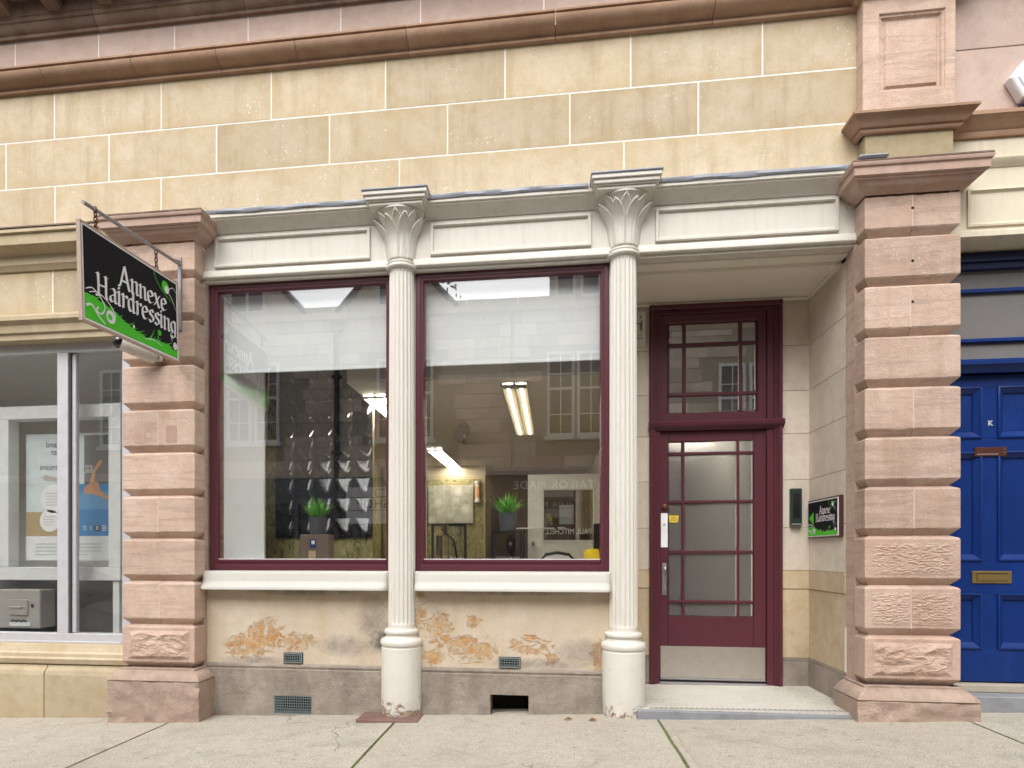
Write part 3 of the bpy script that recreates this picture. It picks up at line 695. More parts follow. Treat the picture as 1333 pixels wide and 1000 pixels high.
# ---- columns
def column(cx, cy=.02):
    c = part('column', (cx, cy, gz(cx)))
    g0 = gz(cx) - .05
    n = 96
    def worn(r, z, th):
        k = max(0, (.18 - (z - gz(cx))) / .18)
        return r + (.012 * noise.noise((math.cos(th) * 2.2, math.sin(th) * 2.2, z * 9 + cx)) - .006) * k
    B().lathe(cx, cy, [(.160, g0), (.160, g0 + .06), (.160, g0 + .1), (.159, g0 + .15), (.158, g0 + .22), (.157, .40), (.157, .475), (.150, .482)], 64, worn).build('column_base', 'columnfoot', c, smooth=True)
    pr = [(.150, .48), (.152, .492), (.160, .497), (.165, .512), (.163, .53), (.150, .545), (.128, .556), (.120, .567), (.120, .575), (.126, .58), (.135, .592), (.134, .606), (.124, .617), (.110, .622), (.108, .632)]
    B().lathe(cx, cy, pr, 64).build('base_moulding', 'creamcol', c, smooth=True)
    NF = 20
    def flute(r, z, th):
        e = min(1, max(0, (z - .655) / .02), max(0, (3.385 - z) / .012))
        s = abs(math.sin(NF * th / 2)) ** .75
        return r - .0085 * e * s if e > 0 else r
    zs = [.630, .645, .655, .662, .668, .676, .70] + [.7 + 2.66 * i / 12 for i in range(1, 13)] + [3.372, 3.376, 3.381, 3.386, 3.40]
    B().lathe(cx, cy, [(.104 - .010 * ((z - .63) / 2.77) ** 1.4, z) for z in zs], NF * 12, flute).build('fluted_shaft', 'creamcol', c, smooth=True)
    B().lathe(cx, cy, [(.094, 3.395), (.112, 3.398), (.119, 3.406), (.119, 3.416), (.112, 3.424), (.112, 3.430), (.116, 3.434), (.116, 3.446), (.108, 3.452), (.100, 3.454)], 64).build('neck_ring', 'creamcol', c, smooth=True)
    def bell(t): return .096 + .018 * t + .092 * max(0, (t - .3) / .7) ** 2.2
    cap = B().lathe(cx, cy, [(bell(i / 16) - .010, 3.45 + .345 * i / 16) for i in range(17)] + [(.207, 3.80), (.207, 3.812), (.19, 3.814)], 64).build('capital', 'creamcol', c, smooth=True)
    NL = 9; hh0 = .300
    for k in range(2 * NL):
        back = k >= NL; hh = .332 if back else hh0
        th0 = -math.pi / 2 + (k + (1 if back else .5)) * 2 * math.pi / NL; rows = []
        for j in range(17):
            t = j / 16; wd = (math.pi / NL) * 1.0 * (1 if t < .60 else max(0, 1 - ((t - .60) / .40) ** 1.5) ** .8); row = []
            for i in range(9):
                s = i / 8 * 2 - 1
                lift = .005 + .010 * abs(s) ** 4 * min(1, t * 3) + .003 * max(0, 1 - abs(s) * 6) + .016 * max(0, (t - .6) / .4) ** 1.5 - (.006 if back else 0)
                r = bell(t * .955) + lift
                row.append((cx + r * math.cos(th0 + s * wd), cy + r * math.sin(th0 + s * wd), 3.456 + hh * t))
            rows.append(row)
        b = B().rings(rows, False, False, closed=False)
        me = b.build('leaf', 'creamcol', cap, smooth=True)
        md = me.modifiers.new('thickness', 'SOLIDIFY'); md.thickness = .008; md.offset = -1
    # abacus block of the cornice breaking forward
    ab = B().sweep([(cx - .215, .05), (cx - .215, -.02), (cx + .215, -.02), (cx + .215, .05)],
        [(-.05, 3.812), (.0, 3.812), (.225, 3.818), (.225, 3.834), (.24, 3.838), (.245, 3.85), (.255, 3.862), (.262, 3.88), (.275, 3.884), (.275, 3.902), (-.02, 3.93), (-.05, 3.93)])
    ab = B()
    for o, za, zb in ((.0, 3.812, 3.836), (.014, 3.836, 3.846), (.026, 3.846, 3.876), (.040, 3.876, 3.905)):
        ab.box(cx - .205 - o, cx + .205 + o, -.185 - o, .05, za, zb)
    ab.build('abacus', 'cream', c, .004)
    box('lead_cap', 'lead', cx - .252, cx + .252, -.234, .0, 3.906, 3.922, c, .005)
    return c
C1 = column(-1.168); C2 = column(.522)
sl = B(); sl.box(-1.46, -.99, -.235, .0, gz(-1.2) - .04, gz(-1.2) + .018); sl.build('base_slab', 'rustslab', C1, .006)

# ---- entrance recess
en = part('entrance_recess', (1.4, 0, 0))
DY = .82; FZ = .082
box('soffit', 'soffit', .60, 2.135, .22, DY + .2, 3.352, 3.42, en)
box('soffit', 'soffit', .60, 2.135, .101, .2195, 3.38, 3.45, en)
B().sweep([(2.125, DY - .002), (2.125, .2)], [(-.02, 3.335), (.02, 3.335), (.024, 3.343), (.02, 3.353), (-.02, 3.353)]).build('soffit_bead', 'soffit', en)
B().box(.62, 2.12, DY - .028, DY - .002, 3.325, 3.351).build('soffit_bead', 'soffit', en, .006)
# reveal stones on the right: courses of pale stone over a buff band and stained dado
def reveal(face, a0, a1, fixed, parent):
    cuts = [(.085, .30, 'plinth', .012), (.30, .325, 'plinth', .006), (.325, .905, 'revealbuff', 0), (.905, 1.06, 'revealbuff', .008), (1.06, 1.42, 'reveal', 0), (1.42, 1.82, 'reveal', 0), (1.82, 2.21, 'reveal', 0), (2.21, 2.57, 'reveal', 0), (2.57, 2.95, 'reveal', 0), (2.95, 3.352, 'reveal', 0)]
    for i, (z0, z1, m, pr) in enumerate(cuts):
        z0 += .0015; z1 -= .0015
        if face == 'x': 
            b = B(); sh = .035 * (1 if i >= 4 else 0)
            pts = [(fixed - pr, a0), (fixed - pr, a1), (fixed + .2, a1), (fixed + .2, a0)]
            b.rings([[(p[0], p[1], z0) for p in pts], [(p[0], p[1], z1) for p in pts]]); b.build('reveal_stone', m, parent, .002)
        else: box('reveal_stone', m, a0, a1, fixed - pr, fixed + .2, z0, z1, parent, .002)
rv = part('reveal_wall', (2.13, .4, 0), en); reveal('x', .142, DY + .02, 2.131, rv)
box('paint_edge', 'creamcol', 2.122, 2.1305, .125, .148, .33, .66, rv, .003)
rb = part('back_wall', (2.0, DY, 0), en); reveal('y', 1.908, 2.131, DY, rb); reveal('y', .60, .826, DY, rb)
rl = part('reveal_wall', (.62, .4, 0), en)
box('reveal_stone', 'reveal', .50, .62, .25, DY, .0, 3.352, rl)
# floor
fl = B().add([(.55, -.105, FZ - .012), (2.135, -.105, FZ + .01), (2.135, DY + .3, FZ + .012), (.55, DY + .3, FZ), (.55, -.105, -.1), (2.135, -.105, -.1), (2.135, DY + .3, -.1), (.55, DY + .3, -.1)],
             [(0, 1, 2, 3), (7, 6, 5, 4), (0, 4, 5, 1), (1, 5, 6, 2), (2, 6, 7, 3), (3, 7, 4, 0)]).build('mosaic_floor', 'mosaic', en)
box('step_edge', 'slate', .60, 2.06, -.150, -.1055, -.08, FZ - .006, en, .006)
bt = B(); x = .70
def fz(x, y): return FZ - .012 + .022 * (x - .55) / 1.585 * (1 if y < 0 else .7) + .0035
def dots(p0, p1, nrm):
    d = Vector((p1[0] - p0[0], p1[1] - p0[1])); L = d.length; d.normalize(); k = int(L / .036)
    for i in range(k):
        a = Vector(p0) + d * (i * .036); c = a + d * .026; m = (a + c) / 2 + Vector(nrm) * .022
        bt.poly([(q.x, q.y, fz(q.x, q.y)) for q in (a, c, m)])
    o1, o2 = Vector(nrm) * -.008, Vector(nrm) * -.016
    bt.poly([(q.x, q.y, fz(q.x, q.y)) for q in (Vector(p0) + o1, Vector(p1) + o1, Vector(p1) + o2, Vector(p0) + o2)])
dots((.70, -.055), (2.06, -.055), (0, 1)); dots((2.085, -.02), (2.085, DY - .05), (-1, 0)); dots((.86, DY - .09), (1.87, DY - .09), (0, -1)); dots((.66, -.02), (.66, DY - .05), (1, 0))
tag(bt.build('mosaic_border', M['slate'], en), kind='stuff')

# ---- door and transom
fr = part('door_frame', (1.37, DY, FZ), en)
X0, X1 = .826, 1.908
def jamb(x0, x1, flip):
    b = B(); W = x1 - x0
    pf = [(0, 0), (.0, -.035), (.008, -.042), (.03, -.042), (.036, -.03), (.046, -.03), (.05, -.022), (.06, -.022), (.066, -.010), (W, -.010), (W, .1), (0, .1)]
    ring = [((x0 + o if not flip else x1 - o), DY + y) for o, y in pf]
    b.rings([[(x, y, FZ - .01) for x, y in ring], [(x, y, 3.33) for x, y in ring]]); return b.build('jamb', 'maroon', fr)
jamb(X0, .912, False); jamb(1.792, X1, True)
box('head', 'maroon', .912, 1.792, DY - .010, DY + .1, 3.255, 3.33, fr, .003)
box('head_moulding', 'maroon', X0, X1, DY - .05, DY - .0115, 3.288, 3.326, fr, .006)
B().sweep([(X0 - .008, DY - .011), (X1 + .01, DY - .011)], [(-.1, 2.255), (.012, 2.255), (.02, 2.268), (.045, 2.28), (.052, 2.29), (.052, 2.322), (.045, 2.33), (-.1, 2.335)]).build('transom_bar', 'maroon', fr, smooth=True)
# transom light: nine panes
tl = part('transom_light', (1.37, DY, 2.33), en)
tx0, tx1, tz0, tz1 = .913, 1.791, 2.336, 3.254; sw = .075
b = B().rectmould(tx0, tx1, tz0, tz1, [(0, DY + .07), (0, DY + .008), (.004, DY + .004), (sw - .012, DY + .004), (sw, DY + .018), (sw, DY + .07), (0, DY + .07)])
b.build('sash_frame', 'maroon', tl)
ix0, ix1, iz0, iz1 = tx0 + sw, tx1 - sw, tz0 + sw, tz1 - sw - .02
xs = [ix0, ix0 + .133, ix1 - .133, ix1]; zs = [iz0, iz0 + .155, iz1 - .165, iz1 + .02]
for x in xs[1:3]: box('glazing_bar', 'maroon', x - .013, x + .013, DY + .008, DY + .05, iz0 - .002, iz1 + .022, tl, .004)
for z in zs[1:3]: box('glazing_bar', 'maroon', ix0 - .002, ix1 + .002, DY + .0055, DY + .0485, z - .013, z + .013, tl, .004)
for i in range(3):
    for j in range(3):
        box('glass_pane', 'glasst', xs[i] + .010, xs[i + 1] - .010, DY + .026, DY + .031, zs[j] + .010, zs[j + 1] - .010, tl)
        if j < 2 and i > 0: box('putty_line', 'soffit', xs[i + 1] - .0165, xs[i + 1] - .0125, DY + .02, DY + .0255, zs[j] + .015, zs[j + 1] - .013, tl)
# the leaf
dl = part('door', (1.35, DY, FZ), en)
dx0, dx1, dz0, dz1 = .914, 1.790, .108, 2.253; y0, y1 = DY + .015, DY + .06
gx0, gx1, gz0, gz1 = .986, 1.692, .660, 2.165
for nm, a, c, e, f in (('stile', dx0, gx0, dz0, dz1), ('stile', gx1, dx1, dz0, dz1), ('rail', gx0, gx1, dz0, gz0), ('rail', gx0, gx1, gz1, dz1)):
    box(nm, 'maroon', a + .0004, c - .0004, y0, y1, e, f, dl, .003)
xs = [gx0, gx0 + .125, gx1 - .130, gx1]; zs = [gz0, gz0 + .128, gz0 + .555, gz0 + .985, gz1 - .105, gz1]
for x in xs[1:3]: box('glazing_bar', 'maroon', x - .012, x + .012, y0 - .002, y1, gz0, gz1, dl, .004)
for z in zs[1:-1]: box('glazing_bar', 'maroon', gx0, gx1, y0 - .0045, y1 - .002, z - .012, z + .012, dl, .004)
for i in range(3):
    for j in range(5):
        box('glass_pane', 'frost', xs[i] + .009, xs[i + 1] - .009, y0 + .016, y0 + .022, zs[j] + .009, zs[j + 1] - .009, dl)
        if i: box('putty_line', 'soffit', xs[i + 1] - .015, xs[i + 1] - .0118, y0 + .008, y0 + .0155, zs[j] + .013, zs[j + 1] - .012, dl)
kp = box('kick_plate', 'steel', .922, 1.782, y0 - .004, y0 - .0005, .135, .405, dl, .001)
box('plate_bead', 'steelgrey', .922, 1.782, y0 - .014, y0 - .0045, .118, .134, dl, .003)
for i in range(6):
    for z in (.396, .15): place(B().lathe(0, 0, [(.004, 0), (.004, .002), (.002, .003)], 8).build('screw', 'steelgrey', kp), (.95 + i * .16, y0 - .0045, z), (R(90), 0, 0))
hd = box('handle_plate', 'steelgrey', .937, .972, y0 - .004, y0 - .0005, .845, 1.12, dl, .001)
B().tube([(.955, y0 - .004, .88), (.955, y0 - .035, .88), (.955, y0 - .045, .895), (.955, y0 - .045, 1.065), (.955, y0 - .035, 1.08), (.955, y0 - .004, 1.08)], .009, 10).build('pull_handle', 'steel', hd, smooth=True)
box('hours_notice', 'signwhite', .925, .982, y0 - .005, y0 - .0005, 1.255, 1.55, dl, .001)
place(B().lathe(0, 0, [(.011, 0), (.011, .001)], 16).build('notice_emblem', 'inklight', dl), (.953, y0 - .0055, 1.45), (R(90), 0, 0))
b = B(); b.poly([(1.0, y0 + .012, 1.47), (1.07, y0 + .012, 1.47), (1.078, y0 + .012, 1.53), (.992, y0 + .012, 1.53)]); b.build('yellow_sticker', 'yellow', dl)
for k in range(3): box('sticker_line', 'ink', 1.006, 1.064, y0 + .0105, y0 + .0112, 1.484 + k * .014, 1.488 + k * .014, dl)
kn = B().lathe(0, 0, [(.006, 0), (.008, .012), (.017, .022), (.019, .034), (.012, .044), (.003, .046)], 16).build('door_knob', 'wood', dl, smooth=True)
place(kn, (.952, y0, 1.61), (R(90), 0, 0))
box('threshold', 'steelgrey', .914, 1.79, DY - .03, DY + .09, FZ, .1, en, .004)
# hall behind the door
hl = part('hall', (1.35, 2, 0), SHOP)
box('hall_wall', 'hall', .72, .80, 1.04, 4.6, .05, 3.4, hl); box('hall_wall', 'hall', 1.98, 2.06, 1.04, 4.6, .05, 3.4, hl)
box('hall_back', 'salonbrown', .72, 2.06, 4.6, 4.7, .05, 3.4, hl); box('hall_floor', 'salonfloor', .72, 2.06, 1.13, 4.6, .04, .09, hl)
box('hall_ceiling', 'hall', .72, 2.06, 1.6, 4.6, 2.64, 2.72, hl); box('hall_ceiling', 'hall', .72, 2.06, 1.04, 1.6, 3.36, 3.42, hl)
box('hall_bulkhead', 'hall', .80, 1.98, 1.52, 1.6, 2.64, 3.36, hl)
box('hall_lintel', 'wood', .80, 1.98, .98, 1.03, 3.10, 3.36, hl)
lt = thing('hall_light', (1.6, 2.9, 2.6), 'short lit fluorescent batten seen behind the top panes of the maroon door', 'ceiling light')
box('batten', 'white', 1.40, 1.84, 2.86, 2.93, 2.60, 2.639, lt); box('tube', 'tube', 1.42, 1.82, 2.88, 2.91, 2.572, 2.599, lt)

# ------------------------------------------------------------------ lettering drawn with a broad pen nib
GL = {'A': (.60, [[(.0, .02), (.07, .04), (.27, .72), (.32, .74), (.50, .06), (.58, .01)], [(.13, .25), (.42, .25)]]),
      'H': (.60, [[(.02, .0), (.11, .03), (.11, .70), (.02, .74)], [(.11, .70), (.19, .74)], [(.11, .03), (.19, .0)], [(.38, .74), (.46, .70), (.46, .04), (.55, .0)], [(.46, .70), (.55, .74)], [(.11, .36), (.46, .40)]]),
      'n': (.44, [[(.0, .44), (.08, .49), (.08, .03), (.14, .0)], [(.08, .36), (.18, .47), (.28, .48), (.32, .40), (.32, .05), (.40, .01)]]),
      'e': (.38, [[(.06, .24), (.30, .30), (.29, .42), (.19, .49), (.08, .42), (.04, .24), (.09, .06), (.20, .0), (.33, .09)]]),
      'x': (.40, [[(.02, .46), (.09, .47), (.28, .03), (.37, .02)], [(.34, .48), (.19, .26), (.03, .02)]]),
      'a': (.40, [[(.07, .42), (.18, .49), (.28, .42), (.28, .07), (.37, .01)], [(.28, .28), (.12, .24), (.05, .13), (.10, .01), (.20, .03), (.28, .13)]]),
      'i': (.21, [[(.0, .44), (.08, .49), (.08, .04), (.16, .01)], [(.08, .60), (.08, .65)]]),
      'r': (.31, [[(.0, .44), (.08, .49), (.08, .01)], [(.08, .36), (.17, .46), (.26, .47), (.28, .41)]]),
      'd': (.42, [[(.28, .43), (.16, .49), (.06, .40), (.04, .20), (.09, .04), (.18, .01), (.28, .12)], [(.20, .74), (.28, .70), (.28, .06), (.37, .01)]]),
      's': (.33, [[(.28, .42), (.18, .49), (.08, .42), (.10, .31), (.24, .22), (.27, .10), (.16, .0), (.04, .06)]]),
      'g': (.40, [[(.28, .44), (.16, .49), (.06, .38), (.05, .18), (.14, .06), (.28, .16)], [(.28, .48), (.29, .10), (.26, -.12), (.15, -.20), (.04, -.13)]])}
def smooth_line(p, k=5):
    if len(p) < 3: return [Vector(q) for q in p]
    P = [Vector(q) for q in p]; P = [P[0]] + P + [P[-1]]; o = []
    for i in range(1, len(P) - 2):
        for j in range(k):
            t = j / k; a, b, c, d = P[i - 1:i + 3]
            o.append(.5 * (2 * b + (c - a) * t + (2 * a - 5 * b + 4 * c - d) * t * t + (3 * b - a - 3 * c + d) * t ** 3))
    return o + [P[-2]]
def width_of(word): return sum(GL[c][0] for c in word)
def letter(name, ch, ox, oy, sc, mat, parent, z, nib=(.046, .030), sx=1):
    """one glyph as a thin printed mesh in the sign's own plane (x right, y up, z out)"""
    b = B(); k = 0; nv = Vector(nib)
    for st in GL[ch][1]:
        pts = smooth_line(st)
        for p, q in zip(pts[:-1], pts[1:]):
            d = q - p
            if d.length < 1e-5: continue
            e = d.normalized() * .012; a0, a1 = p - e, q + e; k += 1; zz = z + k * .00003
            b.poly([(ox + c.x * sc * sx, oy + c.y * sc, zz) for c in (a0 - nv, a1 - nv, a1 + nv, a0 + nv)])
    return b.build(name, mat, parent)
def word(wd, cx, oy, sc, parent, z, mat='signwhite', name='letter', nib=(.046, .030), sx=1):
    x = cx - width_of(wd) * sc * sx / 2
    for c in wd:
        letter(name, c, x, oy, sc, mat, parent, z, nib, sx); x += GL[c][0] * sc * sx
def ribbon(b, pts, w0, w1, z):
    P = smooth_line(pts, 6); n = len(P)
    for i in range(n - 1):
        d = (P[i + 1] - P[i]); 
        if d.length < 1e-6: continue
        d.normalize(); m = Vector((-d.y, d.x)); e = d * .0008
        a = (w0 + (w1 - w0) * i / (n - 1)) / 2; c = (w0 + (w1 - w0) * (i + 1) / (n - 1)) / 2; zz = z + i * .00002
        b.poly([(q.x, q.y, zz) for q in (P[i] - e + m * a, P[i + 1] + e + m * c, P[i + 1] + e - m * c, P[i] - e - m * a)])
def disc(b, cx, cy, rx, ry, z, n=28, rot=0):
    b.poly([(cx + rx * math.cos(2 * math.pi * k / n) * math.cos(rot) - ry * math.sin(2 * math.pi * k / n) * math.sin(rot),
             cy + rx * math.cos(2 * math.pi * k / n) * math.sin(rot) + ry * math.sin(2 * math.pi * k / n) * math.cos(rot), z) for k in range(n)])
def sign_art(parent, W, H, z, arrow=False):
    """green swirls along the foot and a bloom in the top corner; coordinates as fractions of the panel"""
    P = lambda u, v: (u * W, v * H)
    b = B(); top = []
    rr = random.Random(3)
    for i in range(41):
        u = i / 40; base = .20 * (1 - u) ** 1.6 + .075 + .035 * math.sin(u * 9)
        top.append(P(u, base + rr.uniform(-.012, .02)))
    b.poly([(x, y, z) for x, y in [P(0, 0), P(1, 0)] + list(reversed(top))]); b.build('green_wave', 'signgreen', parent, tri=True)
    def piece(name, mat, fn):
        b = B(); fn(b); b.build(name, mat, parent)
    for (u0, v0, du, dv) in ((.06, .24, .10, .08), (.16, .18, .12, .08), (.26, .15, .1, .07), (.38, .12, .1, .08), (.50, .10, .09, .06), (.66, .11, .05, .13), (.74, .11, .03, .16), (.83, .11, .1, .07)):
        piece('green_tendril', 'signgreen', lambda b: ribbon(b, [P(u0, v0), P(u0 + du * .5, v0 + dv * .4), P(u0 + du, v0 + dv)], .022 * H, .003 * H, z + .0006))
        piece('green_tendril', 'signgreen', lambda b: ribbon(b, [P(u0, v0), P(u0 + du * .7, v0 + dv * .05), P(u0 + du * 1.3, v0 + dv * .35)], .02 * H, .003 * H, z + .0012))
    piece('green_bud', 'signgreen', lambda b: disc(b, *P(.77, .23), .022 * W, .035 * H, z + .0018))
    for pts, w0, w1 in (([P(.01, .32), P(.07, .36), P(.14, .30), P(.18, .21), P(.15, .12), P(.10, .13), P(.12, .18)], .012, .020), ([P(.04, .30), P(.12, .34), P(.22, .28), P(.28, .17), P(.24, .06)], .010, .016),
                        ([P(.6, .07), P(.7, .10), P(.8, .07)], .012, .003), ([P(.93, .20), P(.91, .28), P(.95, .33), P(.985, .27)], .010, .010), ([P(0.01, .14), P(.06, .17), P(.12, .08), P(.18, .02)], .03, .012)):
        piece('white_swirl', 'signwhite', lambda b: ribbon(b, pts, w0 * H, w1 * H, z + .0026))
    for u0, v0, r0, r1 in ((.235, .13, .045, .075), (.47, .15, .012, .02), (.965, .15, .026, .05)):
        piece('white_bud', 'signwhite', lambda b: disc(b, *P(u0, v0), r0 * W, r1 * H, z + .0036))
    piece('swirl_eye', 'signgreen', lambda b: disc(b, *P(.225, .125), .022 * W, .034 * H, z + .0050))
    b = B(); disc(b, *P(.86, .875), .048 * W, .075 * H, z + .0006, rot=-.5)
    ribbon(b, [P(.72, .985), P(.745, .90), P(.83, .79), P(.96, .71)], .012 * H, .008 * H, z + .0012); b.build('green_bloom', 'signgreen', parent)
    b = B(); disc(b, *P(.875, .85), .028 * W, .052 * H, z + .0018); ribbon(b, [P(.90, .87), P(.95, .92), P(.99, .88)], .010 * H, .006 * H, z + .0024)
    ribbon(b, [P(.90, .81), P(.95, .74), P(.985, .64)], .010 * H, .006 * H, z + .0024); b.build('white_bloom', 'signwhite', parent)

# hanging sign: its plane stands square to the wall, printed on both faces
SW, SH = 1.055, .62
hs_ = thing('hanging_sign', (-2.91, -1.232, 2.652), 'black hanging sign with green swirls reading Annexe Hairdressing under the steel bracket', 'sign', rot=(R(90), 0, R(90)))
hs_.rotation_euler = (Matrix(((0, 0, 1), (1, 0, 0), (0, 1, 0))) @ Matrix.Rotation(R(2.3), 3, 'Z')).to_euler()
b = B(); b.box(.012, SW - .012, .012, SH - .012, -.011, .011); b.build('panel', 'signblack', hs_)
b = B(); fw = .014
for a, c, e, f in ((0, SW, 0, fw), (0, SW, SH - fw, SH), (0, fw, fw, SH - fw), (SW - fw, SW, fw, SH - fw)): b.box(a, c, e, f, -.0145, .0145)
b.build('frame', M['mortarp'], hs_, .002)
b = B()
for a, c, e, f in ((fw, SW - fw, fw, fw + .011), (fw, SW - fw, SH - fw - .011, SH - fw), (fw, fw + .011, fw + .011, SH - fw - .011), (SW - fw - .011, SW - fw, fw + .011, SH - fw - .011)): b.box(a, c, e, f, -.0117, .0117)
b.build('white_border', 'signwhite', hs_)
def rel(o_x, o_y, parent, name):
    o = bpy.data.objects.new(name, None); COL.objects.link(o); o.parent = parent; o.location = (o_x, o_y, 0); o['local'] = 1; return o
art = rel(.026, .026, hs_, 'artwork'); sign_art(art, SW - .052, SH - .052, .0122)
word('Annexe', .60, .315, .180, art, .0135, nib=(.056, .036), sx=1.15); word('Hairdressing', .55, .180, .184, art, .0135, nib=(.056, .036), sx=1.12)
for x in (.16, .80):
    ch = B()
    for k in range(5):
        pts = []
        for t in range(13):
            a = 2 * math.pi * t / 12; u, v = .011 * math.cos(a), .020 * math.sin(a)
            pts.append((x + (u if k % 2 else 0), SH + .012 + k * .029 + v, 0 if k % 2 else u))
        ch.tube(pts, .0042, 6)
    ch.build('chain', 'rust', hs_, smooth=True)
    B().tube([(x - .05, SH + .004, 0), (x - .02, SH + .008, 0), (x, SH + .004, 0), (x + .05, SH + .004, 0)], .006, 6).build('hanger_strap', 'rust', hs_)
br = thing('sign_bracket', (-2.91, -.15, 2.96), 'grey steel wall bracket with long arm carrying the hanging sign', 'bracket')
B().tube([(-2.91, -.165, 3.475), (-2.91, -1.21, 3.398)], .013, 10).build('arm', 'steelgrey', br, smooth=True)
box('wall_plate', 'steelgrey', -2.925, -2.895, -.165, -.151, 2.955, 3.53, br, .003)
B().tube([(-2.91, -.16, 3.50), (-2.91, -.26, 3.472)], .009, 8).build('brace', 'steelgrey', br)

# arrow sign on the reveal, faces -X
ws = thing('wall_sign', (2.126, .79, 1.325), 'small black and green arrow sign for Annexe Hairdressing on the pale stone reveal', 'sign', rot=(0, 0, 0))
ws.rotation_euler = Matrix(((0, 0, -1), (-1, 0, 0), (0, 1, 0))).to_euler(); WW, WH = .62, .312
B().box(0, WW, 0, WH, 0, .018).build('backing_board', 'bronze', ws, .002)
B().box(.010, WW - .035, .012, WH - .012, .018, .0215).build('white_border', 'signwhite', ws)
B().box(.022, WW - .052, .020, WH - .020, .0215, .0232).build('panel', 'signblack', ws)
a2 = rel(.022, .020, ws, 'artwork'); sign_art(a2, WW - .074, WH - .040, .0237)
word('Annexe', .33, .170, .078, a2, .0245, nib=(.05, .034)); word('Hairdressing', .335, .112, .082, a2, .0245, nib=(.05, .034))
b = B(); b.poly([(.02, .145, .0246), (.115, .195, .0246), (.115, .082, .0246)]); b.build('arrow', 'signgreen', a2)

# accessible toilet style plate high beside the door
ac = thing('pictogram_sign', (.73, DY - .001, 2.98), 'cream plastic pictogram plate high on the stone beside the transom window', 'sign')
box('plate', 'creamcol', .640, .792, DY - .030, DY - .0005, 2.985, 3.285, ac, .004)
yy = DY - .0312
b = B(); b.poly([(.755, yy, 3.215), (.765, yy, 3.19), (.762, yy, 3.125), (.750, yy, 3.105), (.742, yy, 3.16)]); b.poly([(.70, yy - .0003, 3.176), (.752, yy - .0003, 3.176), (.752, yy - .0003, 3.184), (.70, yy - .0003, 3.184)])
b.poly([(.745, yy - .0006, 3.25), (.757, yy - .0006, 3.24), (.757, yy - .0006, 3.225), (.745, yy - .0006, 3.22)]); b.box(.69, .71, yy - .0005, yy - .0002, 3.11, 3.22); b.build('figure', 'ink', ac)
b = B(); b.box(.66, .768, yy - .0005, yy, 3.050, 3.056); b.box(.66, .76, yy - .0005, yy, 3.075, 3.078); b.build('caption_lines', 'ink', ac)
# dark green letter slot
ls = thing('letter_box', (2.013, DY, 1.43), 'narrow dark green metal letter box upright on the stone beside the door', 'letter box')
box('body', 'darkgreen', 1.970, 2.058, DY - .045, DY - .0005, 1.432, 1.745, ls, .006)
box('slot_panel', 'black', 1.990, 2.038, DY - .049, DY - .0455, 1.50, 1.705, ls, .002)
box('lip', 'steelgrey', 1.972, 2.056, DY - .056, DY - .046, 1.438, 1.452, ls, .002)
# security camera on the pier under the sign
sc_ = thing('security_camera', (-3.2, -.15, 2.8), 'white dome ended security camera on the pink pier below the hanging sign', 'camera')
B().tube([(-3.10, -.18, 2.745), (-3.115, -.20, 2.752), (-3.25, -.35, 2.805), (-3.262, -.363, 2.81)], [.050, .058, .058, .052], 24).build('housing', 'creamcol', sc_, smooth=True)
place(B().lathe(0, 0, [(.05 * math.cos(a), .05 * math.sin(a)) for a in [R(q) for q in (-80, -60, -40, -20, 0, 20, 40, 60, 80)]], 24).build('lens_dome', 'glossblack', sc_, smooth=True), (-3.268, -.37, 2.812))
box('mount', 'creamcol', -3.13, -3.05, -.185, -.151, 2.715, 2.795, sc_, .01)

# ------------------------------------------------------------------ neighbouring shop on the far side of the pink pier
NB = thing('bank_shopfront', (-4.9, 0, -.15), 'buff stone shopfront with grey aluminium windows beside the pink pier', 'building')
pf = [(-.2, 3.865), (.18, 3.835), (.185, 3.825), (.185, 3.805), (.165, 3.80), (.165, 3.715), (.15, 3.705), (.09, 3.69), (.06, 3.675), (.055, 3.65), (.06, 3.60), (.045, 3.585), (.03, 3.56), (-.2, 3.56)]
B().sweep([(-6.5, 0), (-3.40, 0)], pf).build('cornice', 'buff2', NB, smooth=True)
box('cornice_top', 'sootcorn', -6.5, -3.40, -.19, .0, 3.838, 3.849, NB)
fz_ = box('frieze', 'mortar', -6.5, -3.40, -.0112, .2, 3.20, 3.562, NB)
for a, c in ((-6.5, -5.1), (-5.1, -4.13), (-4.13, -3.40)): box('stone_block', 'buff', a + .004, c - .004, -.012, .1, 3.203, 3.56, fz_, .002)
B().sweep([(-6.5, 0), (-3.40, 0)], [(-.2, 3.2), (.03, 3.2), (.045, 3.185), (.085, 3.165), (.09, 3.13), (.08, 3.12), (.055, 3.10), (.05, 3.04), (.03, 3.03), (.03, 2.985), (-.2, 2.985)]).build('lower_moulding', 'buff2', NB, smooth=True)
corbel = B().sweep([(-4.78, 0), (-4.62, 0)], [(0, 3.58), (.05, 3.6), (.06, 3.7), (.14, 3.76), (.14, 3.78), (0, 3.78)]); corbel.build('corbel', 'buff2', NB, smooth=True)
# stone below
for a, c in ((-6.5, -5.2), (-5.2, -4.17), (-4.17, -3.40)):
    B().sweep([(a + .003, 0), (c - .003, 0)], [(-.2, -.4), (.06, -.4), (.06, .20), (.05, .235), (.02, .262), (.02, .275), (-.2, .275)]).build('plinth_stone', 'buff2', NB, .003)
B().sweep([(-6.5, 0), (-3.40, 0)], [(-.2, .276), (.0, .278), (.03, .29), (.045, .33), (.03, .345), (.03, .372), (.0, .385), (-.02, .44), (-.2, .445)]).build('stone_sill', 'buff', NB, smooth=True)
